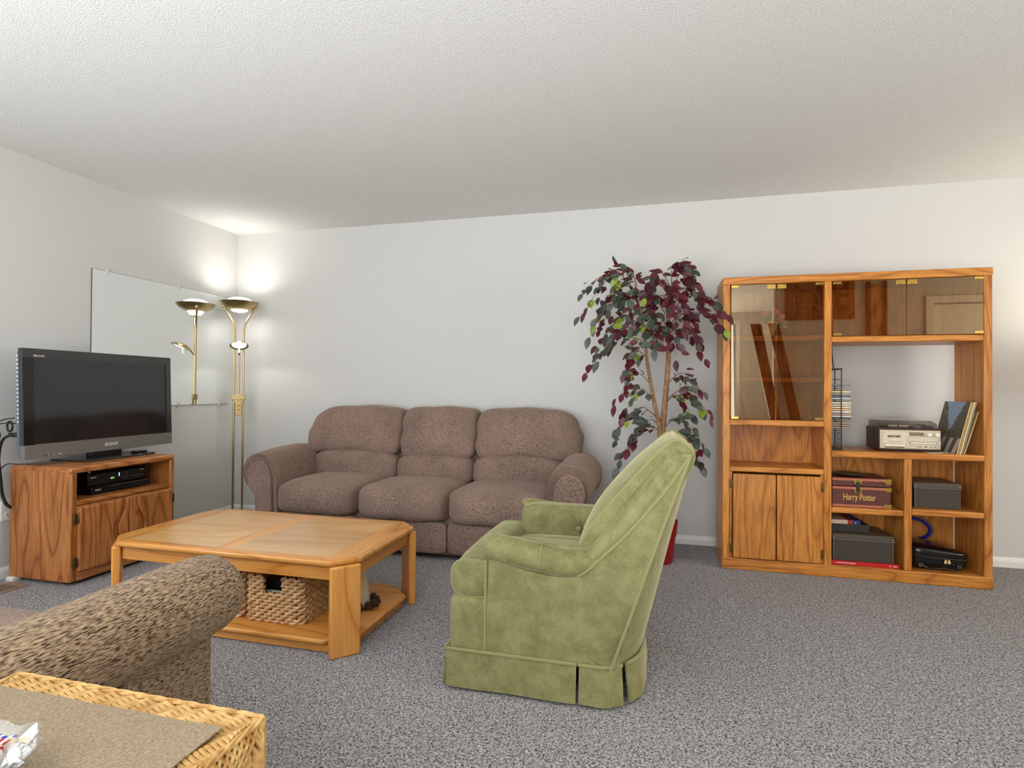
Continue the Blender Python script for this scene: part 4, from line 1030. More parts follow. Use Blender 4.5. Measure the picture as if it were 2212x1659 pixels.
U('stile', XD0, XD1, UYF+0.002, UYF+0.024, 0.070, 0.708, 'z', bevel=0.005)
U('base_rail', UX0-0.002, UX1+0.002, UYF-0.004, UYF+0.02, 0.0, 0.070, 'x', bevel=0.006)
U('bottom_board', UX0+0.02, UX1-0.040, UYF+0.002, UYB, 0.052, 0.0705, 'x')
# left column shelves
def shelf(x0, x1, z0, z1, yf=UYF, ax='x'): return U('shelf', x0, x1, yf, UYB+0.004, z0, z1, ax, bevel=0.006, seg=3)
shelf(UX0+0.043, XM0, 0.880, 0.915); shelf(UX0+0.043, XM0, 0.596, 0.628)
shelf(UX0+0.022, XM0+0.008, 1.395, 1.430, UYF+0.035); shelf(UX0+0.022, XM0+0.008, 1.143, 1.176, UYF+0.035)
U('face_strip', UX0+0.043, UX0+0.058, UYF+0.006, UYF+0.022, 0.07, 0.597, 'z'); U('face_strip', XM0-0.016, XM0, UYF+0.006, UYF+0.022, 0.07, 0.597, 'z')
# right column shelves
shelf(XM1, UX1-0.042, 1.380, 1.415); shelf(XM1, UX1-0.040, 0.706, 0.741, UYF-0.004)
shelf(XM1, XD0, 0.376, 0.410, UYF+0.006); shelf(XD1, UX1-0.040, 0.388, 0.422)
U('back_panel', UX0+0.018, XM0+0.012, UYB-0.008, UYB-0.002, 0.06, UH-0.045, 'z')
U('back_panel', XM1-0.012, UX1-0.02, UYB-0.008, UYB-0.002, 1.385, UH-0.045, 'z')
U('back_panel', XM1-0.012, 5.346, UYB-0.008, UYB-0.002, 0.06, 0.708, 'z')
# wooden doors
for x0, x1, hx in ((4.046, 4.286, 4.037), (4.292, 4.532, 4.541)):
    dr = obj('door', B().box(x0, x1, UYF-0.012, UYF+0.006, 0.075, 0.585), OAK['z'], t, bevel=0.004)
    for z in (0.522, 0.128):
        obj('hinge', B().box(hx-0.007, hx+0.007, UYF-0.003, UYF+0.008, z-0.026, z+0.026).tube([(x0-0.003 if hx < x0 else x1+0.003, UYF-0.012, z-0.024), (x0-0.003 if hx < x0 else x1+0.003, UYF-0.012, z+0.024)], 0.0045, 8), HINGE, dr, bevel=0.001, label='aged brass hinge')
# glass doors
def glassdoor(x0, x1, z0, z1, free):
    g = obj('glass_door', B().box(x0, x1, UYF-0.004, UYF+0.001, z0, z1), BRONZE, t, smooth=False)
    hx = (x0, x0+0.042) if free > 0 else (x1-0.042, x1)
    for q0, q1 in ((z0+0.001, z0+0.016), (z1-0.016, z1-0.001)):
        obj('clip', B().box(hx[0], hx[1], UYF-0.008, UYF-0.0042, q0, q1), GOLD, g, bevel=0.001, label='brass hinge clip')
    fx = (x1-0.050, x1-0.004) if free > 0 else (x0+0.004, x0+0.050)
    obj('catch_plate', B().box(fx[0], fx[1], UYF-0.008, UYF-0.0042, z1-0.030, z1-0.004), GOLD, g, bevel=0.001, label='brass catch plate')
glassdoor(4.033, 4.286, 0.918, 1.738, 1); glassdoor(4.291, 4.545, 0.918, 1.738, -1)
glassdoor(4.596, 4.970, 1.418, 1.738, 1); glassdoor(4.975, 5.346, 1.418, 1.738, -1)

# --- flower pot behind the glass
FX, FY, FZ = 4.268, -0.37, 1.430
t = thing('silk_flower_pot', (FX, FY, FZ), 'pastel silk flowers in a small white pot behind the glass door', 'flowers')
obj('pot', B().lathe([(0.0, 0.0005), (0.034, 0.0005), (0.047, 0.075), (0.044, 0.075), (0.032, 0.01), (0.0, 0.01)], (FX, FY, FZ), 24), grainy('white_birch', C(228, 222, 205), 0.7, 0.2, 80), t)
obj('moss', B().lathe([(0.0, 0.07), (0.043, 0.066), (0.0, 0.066)], (FX, FY, FZ), 16), SOIL, t)
rg = random.Random(5)
PET = [plain('pink_petal', C(226, 160, 158), 0.6), plain('white_petal', C(236, 226, 218), 0.6), plain('salmon_petal', C(222, 120, 108), 0.6)]
SG = plain('silk_green', C(142, 158, 104), 0.6)
for k in range(34):
    a = rg.uniform(0, 2*pi); rr_ = rg.uniform(0.01, 0.112); z = FZ+0.180-0.85*rr_+rg.uniform(-0.02, 0.02)
    p = Vector((FX+rr_*cos(a), FY+rr_*0.55*sin(a), z))
    st = obj('stem', B().tube([(FX+0.2*rr_*cos(a), FY+0.2*rr_*sin(a), FZ+0.066), (p.x*0.5+FX*0.5, p.y*0.5+FY*0.5, z-0.03), p], 0.0014, 5), SG, t)
    if k % 3:
        fl = B()
        for q in range(5):
            aa = 2*pi*q/5; fl.cushion((p.x+0.009*cos(aa), p.y-0.003, p.z+0.009*sin(aa)), (0.015, 0.007, 0.015), 2.2, 3)
        obj('flower', fl, PET[k % 3 if k % 2 else (k+1) % 3], st)
    else:
        lf = B()
        for q in range(3): lf.cushion((p.x+0.012*cos(q*2.1+k), p.y+0.004*q, p.z+0.010*sin(q*2.1+k)), (0.016, 0.005, 0.012), 2.2, 3)
        obj('leaflet', lf, SG, st)

# --- CD tower
DK = 0.741
t = thing('wire_cd_tower', (4.635, -0.36, DK), 'black wire tower for compact discs beside the middle stile', 'cd rack')
RX0, RX1, RY0, RY1 = 4.602, 4.664, -0.425, -0.30
WIRE = plain('black_wire', C(22, 18, 16), 0.5)
for x in (RX0, RX1):
    for y in (RY0, RY1): obj('upright', B().tube([(x, y, DK+0.004), (x, y, 1.225)], 0.0028, 6), WIRE, t)
obj('base', B().box(RX0-0.006, RX1+0.006, RY0-0.006, RY1+0.006, DK, DK+0.006), WIRE, t)
obj('cap', B().box(RX0-0.004, RX1+0.004, RY0-0.004, RY1+0.004, 1.222, 1.230), WIRE, t)
for k in range(36):
    z = DK+0.020+k*0.0134
    if z > 1.2: break
    if 27 < k and k % 3: continue
    obj('rung', B().tube([(RX0, RY1, z), (RX0, RY0, z), (RX1, RY0, z), (RX1, RY1, z)], 0.0014, 5), WIRE, t)
cdcols = [(6, C(110, 116, 112)), (9, C(206, 186, 146)), (10, C(150, 148, 140)), (11, C(96, 98, 104)), (12, C(172, 174, 184)), (14, C(214, 206, 182)), (15, C(206, 190, 158)), (16, C(210, 200, 170)), (17, C(212, 170, 120)), (18, C(216, 212, 204)), (19, C(168, 142, 126)), (20, C(196, 194, 190)), (21, C(84, 82, 62)), (23, C(152, 138, 116)), (24, C(150, 128, 112)), (25, C(140, 128, 104))]
ordn = ['first', 'second', 'third', 'fourth', 'fifth', 'sixth', 'seventh', 'eighth', 'ninth', 'tenth', 'eleventh', 'twelfth', 'thirteenth', 'fourteenth', 'fifteenth', 'lowest']
for i, (k, c_) in enumerate(cdcols):
    z = DK+0.020+(33-k)*0.0134
    r = thing('cd_case', (4.665, -0.365, z+0.0016), '%s compact disc case in the black wire tower, %s from the top' % (['pale', 'grey', 'cream', 'dull'][i % 4], ordn[i]) if i < 15 else 'lowest compact disc case in the black wire tower', 'cd', 'compact discs in the wire tower')
    obj('case', B().box(4.594, 4.715+0.002*(i % 3), -0.422, -0.305, z+0.0016, z+0.0112), plain('cd_plastic_%d' % i, c_, 0.25), r, bevel=0.0008)
    obj('spine_card', B().box(4.598, 4.70, -0.4226, -0.422, z+0.003, z+0.010), plain('cd_card_%d' % i, tuple(min(1, x*1.25) for x in c_[:3])+(1,), 0.5), r, smooth=False)
cable('dark cord hanging behind the wire cd tower', [(4.672, -0.21, 1.375), (4.662, -0.25, 1.33), (4.650, -0.31, 1.27), (4.646, -0.34, 1.232)], 0.003, WIRE)

# --- record player / cassette stereo
SXA, SXB, SYF, SYB = 4.862, 5.180, -0.425, -0.225
t = thing('cassette_stereo', (5.02, -0.33, DK), 'retro record player stereo with cassette deck on the unit deck', 'stereo')
SZ0, SZ1 = DK+0.008, DK+0.138
WAL = plain('walnut_veneer', C(64, 36, 24), 0.4)
obj('cabinet', B().box(SXA, SXB, SYF+0.004, SYB, SZ0, SZ1), WAL, t, bevel=0.002)
obj('foot', B().box(SXA+0.02, SXB-0.02, SYF+0.03, SYB-0.02, DK+0.0002, SZ0+0.001), BLACK, t)
fp = obj('front_panel', B().box(SXA+0.006, SXB-0.003, SYF-0.001, SYF+0.005, SZ0+0.010, SZ1-0.012), SILVER, t, bevel=0.0015)
FW = SXB-SXA; FH = SZ1-SZ0
def F(name, u0, u1, v0, v1, m, d_=0.002, parent=None): # u to the right, v up, as fractions of the front
    return obj(name, B().box(SXA+u0*FW, SXA+u1*FW, SYF-0.001-d_, SYF-0.0008, SZ0+v0*FH, SZ0+v1*FH), m, parent or t, bevel=0.0004)
cd_ = F('cassette_door', 0.065, 0.44, 0.30, 0.83, plain('champagne_door', C(214, 205, 182), 0.35), 0.003)
F('cassette_window', 0.14, 0.355, 0.58, 0.68, plain('cassette_window', C(150, 128, 108), 0.2), 0.0045, cd_)
for u in (0.155, 0.285): F('reel', u, u+0.035, 0.585, 0.63, INK, 0.0055, cd_)
F('play_mark', 0.245, 0.272, 0.44, 0.50, CREAM, 0.0042, cd_)
F('print_line', 0.155, 0.36, 0.375, 0.385, INK, 0.0038, cd_); F('print_line', 0.08, 0.095, 0.775, 0.795, INK, 0.0038, cd_)
for i, (u0, u1) in enumerate(((0.10, 0.205), (0.21, 0.255), (0.26, 0.305), (0.31, 0.36), (0.365, 0.415))): F('deck_key', u0, u1, 0.165, 0.255, CREAM, 0.008)
F('key_recess', 0.10, 0.415, 0.12, 0.16, INK, 0.0015)
F('display', 0.495, 0.72, 0.66, 0.82, plain('lcd_window', C(132, 116, 92), 0.2), 0.002)
F('indicator', 0.448, 0.468, 0.68, 0.72, REDLED, 0.002)
for u in (0.80, 0.925):
    c_ = (SXA+u*FW, SYF-0.001, SZ0+0.735*FH)
    obj('dial', B().lathe([(0.0, 0.016), (0.0115, 0.016), (0.0125, 0.012), (0.0128, 0.0), (0.0, 0.0)], n=24).xf(Matrix.Translation(c_) @ Matrix.Rotation(pi/2, 4, 'X')), CREAM, t)
for i in range(5): F('small_key', 0.675+i*0.055, 0.722+i*0.055, 0.535, 0.565, CREAM, 0.003)
for i in range(8): F('small_key', 0.50+i*0.056, 0.548+i*0.056, 0.465, 0.495, CREAM, 0.003)
F('cd_tray_gap', 0.50, 0.935, 0.295, 0.395, INK, 0.0012); F('cd_tray', 0.506, 0.929, 0.305, 0.386, plain('tray_silver', C(222, 214, 194), 0.35), 0.003)
F('eject_key', 0.955, 0.985, 0.33, 0.40, WHITE, 0.003)
F('slot', 0.61, 0.69, 0.165, 0.185, INK, 0.0015); F('usb_port', 0.735, 0.775, 0.165, 0.20, INK, 0.0015)
for u in (0.83, 0.885): F('jack', u, u+0.016, 0.155, 0.19, INK, 0.0015)
obj('side_speaker', B().prism([(-0.325+0.028*math.copysign(abs(cos(a))**0.8, cos(a)), SZ0+0.078+0.028*math.copysign(abs(sin(a))**0.8, sin(a))) for a in [2*pi*i/20 for i in range(20)]], SXA-0.002, SXA+0.001, 'x'), BLACK, t)
obj('platter', B().lathe([(0, 0.0), (0.088, 0.0), (0.088, 0.007), (0, 0.007)], (SXA+0.13, -0.325, SZ1), 32), BLACK, t)
obj('tone_arm', B().box(SXB-0.075, SXB-0.03, -0.40, -0.36, SZ1, SZ1+0.014).tube([(SXB-0.05, -0.25, SZ1+0.014), (SXB-0.055, -0.38, SZ1+0.016)], 0.003, 6), BLACK, t)
lidz0, lidz1 = SZ1+0.001, SZ1+0.042
lid = B(); x0, x1, y0, y1 = SXA+0.012, SXB-0.016, SYF+0.012, SYB-0.004
lid.loft([[(x0, y0, lidz0), (x1, y0, lidz0), (x1, y1, lidz0), (x0, y1, lidz0)], [(x0, y0, lidz0+0.024), (x1, y0, lidz0+0.024), (x1, y1, lidz0+0.03), (x0, y1, lidz0+0.03)], [(x0+0.008, y0+0.04, lidz1), (x1-0.012, y0+0.04, lidz1), (x1-0.012, y1, lidz1), (x0+0.008, y1, lidz1)]])
obj('dust_cover', lid, SMOKE, t, smooth=False)
obj('cover_label', B().box(SXA+0.055, SXA+0.10, y0+0.002, y0+0.004, lidz0+0.006, lidz0+0.016).box(SXA+0.11, SXA+0.16, y0+0.002, y0+0.004, lidz0+0.006, lidz0+0.016), CREAM, t, smooth=False)
obj('paper_sheet', B().prism([(5.11, -0.47), (5.235, -0.43), (5.215, -0.36), (5.10, -0.40)], DK+0.0003, DK+0.0018), CREAM, label='loose cream paper on the deck, under the stereo front edge', cat='paper', smooth=False)

# --- records leaning on the right side panel
def street_sleeve():
    n = N('street_scene_print'); tc = n.n('ShaderNodeTexCoord'); sx = n.n('ShaderNodeSeparateXYZ'); n.l(tc.outputs['Generated'], sx.inputs[0])
    vec = tc.outputs['Generated']
    nz = n.noise(vec, 6, 4, 0.6)
    u = n.math('ADD', sx.outputs[1], n.math('MULTIPLY', n.math('SUBTRACT', nz, 0.5), 0.22)); z = sx.outputs[2]
    trees = n.ramp(n.noise(vec, 11, 4, 0.65), [(0.38, C(52, 46, 32)), (0.55, C(92, 84, 58)), (0.68, C(128, 110, 80))])
    # sky opens as a wedge from the middle upwards
    half = n.math('MULTIPLY', n.math('SUBTRACT', z, 0.42), 0.62)
    inside = n.math('LESS_THAN', n.math('ABSOLUTE', n.math('SUBTRACT', u, 0.52)), half)
    col = n.mix(trees, C(138, 160, 182), inside)
    low = n.math('LESS_THAN', z, 0.30)
    st = n.math('PINGPONG', n.math('MULTIPLY', n.math('ADD', sx.outputs[1], n.math('MULTIPLY', z, 0.35)), 7.0), 1.0)
    road = n.mix(C(96, 88, 84), C(196, 172, 150), n.math('GREATER_THAN', st, 0.5))
    col = n.mix(col, road, low)
    return n.set(color=col, rough=0.4)
SLV = street_sleeve()
LPM = [plain('sleeve_cream', C(206, 176, 120), 0.6), plain('sleeve_tan', C(178, 140, 86), 0.6), plain('sleeve_pale', C(222, 204, 164), 0.6), plain('sleeve_grey', C(150, 138, 120), 0.6)]
labs = ['record sleeve printed with a tree lined street, foremost in the leaning stack', 'cream edged record sleeve directly behind the street scene sleeve', 'tan edged record sleeve, third in the leaning stack', 'pale edged record sleeve, fourth in the leaning stack', 'record sleeve standing nearest the right side panel']
for i in range(5):
    foot = 5.222+i*0.0085+(0.014 if i == 4 else 0); top = 5.292+i*0.0080+(0.014 if i == 4 else 0); hh = 0.302 if i < 4 else 0.25; th = 0.0055
    lean = Vector((top-foot, 0, sqrt(max(0.01, hh*hh-(top-foot)**2)))); nrm = Vector((lean.z, 0, -lean.x)).normalized()
    p = [Vector((foot, y, DK+0.0005)) for y in (-0.495, -0.215)]
    if i == 4: p = [Vector((foot, y, DK+0.0005)) for y in (-0.47, -0.215)]
    q = [p[0], p[1], p[1]+lean, p[0]+lean]
    r = thing('record_sleeve', (foot, -0.355, DK), labs[i], 'record', 'records leaning in the unit')
    obj('sleeve', B().loft([[tuple(v) for v in q], [tuple(v+nrm*th) for v in q]]), LPM[i % 4], r, smooth=False)
    if i == 0: obj('cover_print', B().loft([[tuple(v-nrm*0.0008) for v in q], [tuple(v-nrm*0.0001) for v in q]]), SLV, r, smooth=False, label='printed picture of a street between trees')

# --- lettered trunk box
t = thing('keepsake_trunk', (4.775, -0.345, 0.410), 'brown lettered trunk box with brass corners on the left cubby shelf', 'trunk box')
KX0, KX1, KY0, KY1, KZ = 4.600, 4.905, -0.478, -0.22, 0.4105
MAR = grainy('maroon_leatherette', C(92, 46, 40), 0.45, 0.15, 60); STR = grainy('copper_trim', C(176, 98, 74), 0.5, 0.15, 40)
obj('body', B().box(KX0, KX1, KY0, KY1, KZ, KZ+0.122), MAR, t, bevel=0.002)
obj('lid', B().box(KX0-0.001, KX1+0.001, KY0-0.001, KY1, KZ+0.125, KZ+0.172), MAR, t, bevel=0.003)
for z0, z1 in ((0.002, 0.017), (0.106, 0.121), (0.156, 0.171)): obj('trim_band', B().box(KX0, KX1, KY0-0.0035, KY0, KZ+z0, KZ+z1), STR, t, bevel=0.001)
lx = KX0+0.135
obj('latch_plate', B().box(lx-0.021, lx+0.021, KY0-0.006, KY0, KZ+0.136, KZ+0.166).box(lx-0.021, lx+0.021, KY0-0.006, KY0, KZ+0.085, KZ+0.120), GOLD, t, bevel=0.002)
obj('latch_strap', B().box(lx-0.010, lx+0.010, KY0-0.010, KY0-0.005, KZ+0.090, KZ+0.150), INK, t, bevel=0.003)
for z0, z1 in ((0.0, 0.026), (0.098, 0.122), (0.142, 0.173)):
    obj('corner_cap', B().prism([(KX1+0.002, z0+KZ), (KX1+0.002, z1+KZ), (KX1-0.030, z1+KZ), (KX1-0.034, (z0+z1)/2+KZ-0.004), (KX1-0.026, z0+KZ)], KY0-0.006, KY0+0.002, 'y'), GOLD, t, bevel=0.001)
text('lettering', 'Harry Potter', 0.052, (KX0+0.142, KY0-0.0012, KZ+0.060), FACE_NEG_Y, plain('gold_lettering', C(206, 164, 82), 0.4), t, sx=0.66, offset=0.0006, spacing=0.95)
obj('serving_dish', B().lathe([(0.0, 0.0), (0.05, 0.0), (0.085, 0.010), (0.083, 0.012), (0.05, 0.003), (0.0, 0.003)], (4.725, -0.36, KZ+0.1735), 28), DARKGREY, label='shallow dark dish lying on top of the lettered trunk', cat='dish')

# --- black storage boxes
def storage_box(x0, x1, y0, y1, z0, z1, label):
    t = thing('storage_box', ((x0+x1)/2, (y0+y1)/2, z0), label, 'storage box', 'black lidded storage boxes')
    CB_ = grainy('black_card', C(62, 54, 44), 0.5, 0.12, 60) if 'black_card' not in bpy.data.materials else bpy.data.materials['black_card']
    CL_ = plain('black_lid', C(80, 70, 58), 0.45) if 'black_lid' not in bpy.data.materials else bpy.data.materials['black_lid']
    obj('body', B().box(x0+0.004, x1-0.004, y0+0.004, y1-0.004, z0, z1-0.012), CB_, t, bevel=0.002)
    obj('lid', B().box(x0, x1, y0, y1, z1-0.028, z1), CL_, t, bevel=0.003)
    obj('lid_rim', B().box(x0-0.002, x1+0.002, y0-0.002, y0+0.001, z1-0.032, z1-0.028), GREYPL, t, smooth=False)
    for x in (x0+0.006, x1-0.006): obj('edge_binding', B().tube([(x, y0+0.003, z0+0.002), (x, y0+0.003, z1-0.030)], 0.0022, 6), GREYPL, t)
    for x in (x0+0.008, x1-0.008): obj('rivet', B().ball((x, y0-0.001, z1-0.02), 0.004, 4), CHROME, t)
    return t
storage_box(5.030, 5.265, -0.455, -0.22, 0.4225, 0.570, 'black lidded storage box on the right cubby shelf')
storage_box(4.602, 4.925, -0.475, -0.22, 0.094, 0.250, 'black lidded storage box on the red game in the lower left cubby')
t = thing('red_board_game', (4.77, -0.35, 0.0705), 'flat red board game box under the lower left storage box', 'board game')
obj('box', B().box(4.598, 4.950, -0.482, -0.215, 0.0708, 0.0935), plain('red_card', C(190, 26, 30), 0.4), t, bevel=0.002)
for i in range(8): obj('print_mark', B().box(4.622+i*0.013, 4.630+i*0.013, -0.4826, -0.482, 0.080, 0.086), PALEINK, t, smooth=False)
obj('print_mark', B().box(4.915, 4.935, -0.4826, -0.482, 0.080, 0.084), PALEINK, t, smooth=False); obj('print_mark', B().ball((4.900, -0.482, 0.082), 0.004, 4), PALEINK, t)
obj('black_game_box', B().box(4.600, 4.815, -0.42, -0.22, 0.2505, 0.298), INK, bevel=0.002, label='black game box lying on the lower storage box lid', cat='board game')
t = thing('striped_game_box', (4.70, -0.32, 0.298), 'thin game box with white red and blue spine in the lower left cubby', 'board game')
obj('spine', B().box(4.603, 4.700, -0.42, -0.22, 0.2985, 0.322), plain('spine_white', C(196, 170, 156), 0.5), t)
obj('spine', B().box(4.700, 4.728, -0.42, -0.22, 0.2985, 0.322), plain('spine_red', C(150, 24, 24), 0.5), t)
obj('spine', B().box(4.728, 4.768, -0.42, -0.22, 0.2985, 0.322), plain('spine_blue', C(22, 36, 110), 0.5), t)
obj('print_mark', B().ball((4.742, -0.42, 0.308), 0.004, 4), PALEINK, t)

# --- black bag and blue loop
t = thing('black_bag', (5.17, -0.36, 0.0708), 'small black patent bag with gold clasp in the lower right cubby', 'bag')
def bagf(u, v, q): return (0.0, 0.0, -0.02*u*max(0, q)-0.015*(u*u)*max(0, q))
PAT = plain('patent_black', C(9, 9, 10), 0.22, spec=0.6)
obj('body', B().cushion((5.158, -0.365, 0.140), (0.295, 0.215, 0.135), 4.5, 14, bagf), PAT, t)
obj('flap', B().cushion((5.158, -0.42, 0.168), (0.285, 0.12, 0.06), 3.6, 12, lambda u, v, q: (0, 0, -0.016*u*max(0, q))), PAT, t)
obj('seam', B().tube(smoothpath([(5.03, -0.4725, 0.158), (5.10, -0.481, 0.152), (5.22, -0.481, 0.148), (5.28, -0.472, 0.146)], 5), 0.0022, 6), DARKGREY, t)
for dx in (-0.008, 0.008):
    obj('clasp', B().ball((5.185+dx, -0.479, 0.138), 0.006, 5).cushion((5.185+dx*1.15, -0.480, 0.126), (0.015, 0.008, 0.017), 2.5, 5), plain('pale_gold', C(232, 206, 140), 0.3, metal=0.6) if dx < 0 else bpy.data.materials['pale_gold'], t)
obj('handle', B().tube(smoothpath([(5.06, -0.475, 0.105), (5.10, -0.492, 0.090), (5.17, -0.490, 0.098), (5.22, -0.492, 0.086), (5.25, -0.475, 0.10)], 5), 0.005, 8), PAT, t)
for x in (5.055, 5.245): obj('ring', B().tube([(x+0.008*cos(a), -0.478, 0.105+0.008*sin(a)) for a in [2*pi*i/12 for i in range(12)]], 0.0018, 5, closed=True), CHROME, t)
t = thing('blue_headset_loop', (5.06, -0.225, 0.2), 'glossy blue curved loop behind the black bag', 'headband')
BLU = plain('gloss_blue', C(18, 34, 150), 0.18, spec=0.7)
obj('band', B().tube(smoothpath([(5.02, -0.225, 0.316), (5.10, -0.225, 0.318), (5.170, -0.225, 0.300), (5.208, -0.225, 0.258), (5.192, -0.225, 0.214), (5.155, -0.225, 0.195)], 6), 0.012, 10, flat=0.8), BLU, t)
obj('trim_edge', B().tube(smoothpath([(5.135, -0.225, 0.345), (5.140, -0.225, 0.332), (5.185, -0.225, 0.313), (5.227, -0.225, 0.262), (5.212, -0.225, 0.205)], 6), 0.0022, 6), GREYPL, t)
obj('ear_pad', B().cushion((5.075, -0.225, 0.222), (0.055, 0.05, 0.03), 2.6, 8), plain('teal_pad', C(20, 84, 130), 0.4), t)

# ------------------------------------------------------------------ potted ficus
PX, PY = 3.605, -0.46
t = thing('potted_ficus', (PX, PY, 0), 'tall silk ficus with burgundy and green leaves in a red pot', 'potted plant')
obj('pot', B().lathe([(0.0, 0.0), (0.088, 0.0), (0.092, 0.01), (0.107, 0.17), (0.113, 0.172), (0.122, 0.262), (0.118, 0.264), (0.106, 0.20), (0.0, 0.20)], (PX, PY, 0), 36), REDPOT, t)
obj('moss', B().lathe([(0.0, 0.245), (0.05, 0.24), (0.108, 0.225), (0.0, 0.2)], (PX, PY, 0), 20, lambda r, z, a, i: (r, z+0.008*sin(a*5+i))), SOIL, t)
T1 = smoothpath([(PX+0.01, PY, 0.20), (3.607, PY-0.01, 0.55), (3.630, PY, 0.85), (3.650, PY+0.005, 1.10), (3.665, PY+0.01, 1.35), (3.66, PY, 1.60), (3.68, PY, 1.75)], 6)
T2 = smoothpath([(PX-0.012, PY+0.02, 0.20), (3.600, PY-0.015, 0.55), (3.612, PY-0.03, 0.82), (3.575, PY-0.02, 1.02), (3.535, PY-0.01, 1.25), (3.505, PY, 1.50), (3.45, PY, 1.74)], 6)
for tr_, r0 in ((T1, 0.024), (T2, 0.018)):
    k = len(tr_); obj('trunk', B().tube(tr_, [r0*(1-0.62*i/k) for i in range(k)], 10), BARK, t)
def leaf_mesh(name, m, L, W):
    vs_ = []; rows = [(0, 0), (0.14, 0.55), (0.34, 0.95), (0.55, 0.95), (0.76, 0.62), (0.92, 0.2), (1.0, 0.0)]
    for y, w_ in rows:
        bend = -0.10*y*y*L
        vs_ += [(-w_*W, y*L, bend+0.22*w_*W), (0, y*L, bend), (w_*W, y*L, bend+0.22*w_*W)]
    fs = []
    for i in range(len(rows)-1):
        a = 3*i; fs += [(a, a+1, a+4, a+3), (a+1, a+2, a+5, a+4)]
    me = bpy.data.meshes.new(name); me.from_pydata(vs_, [], fs); me.validate(); me.polygons.foreach_set('use_smooth', [True]*len(me.polygons)); me.materials.append(m); me.update(); return me
LM = {}
for key, mats in (('b', BURG), ('g', GREENL), ('l', LIMEL)):
    LM[key] = [leaf_mesh('leaf_%s%d%d' % (key, i, j), m, L, W) for i, m in enumerate(mats) for j, (L, W) in enumerate(((0.076, 0.021), (0.064, 0.019)))]
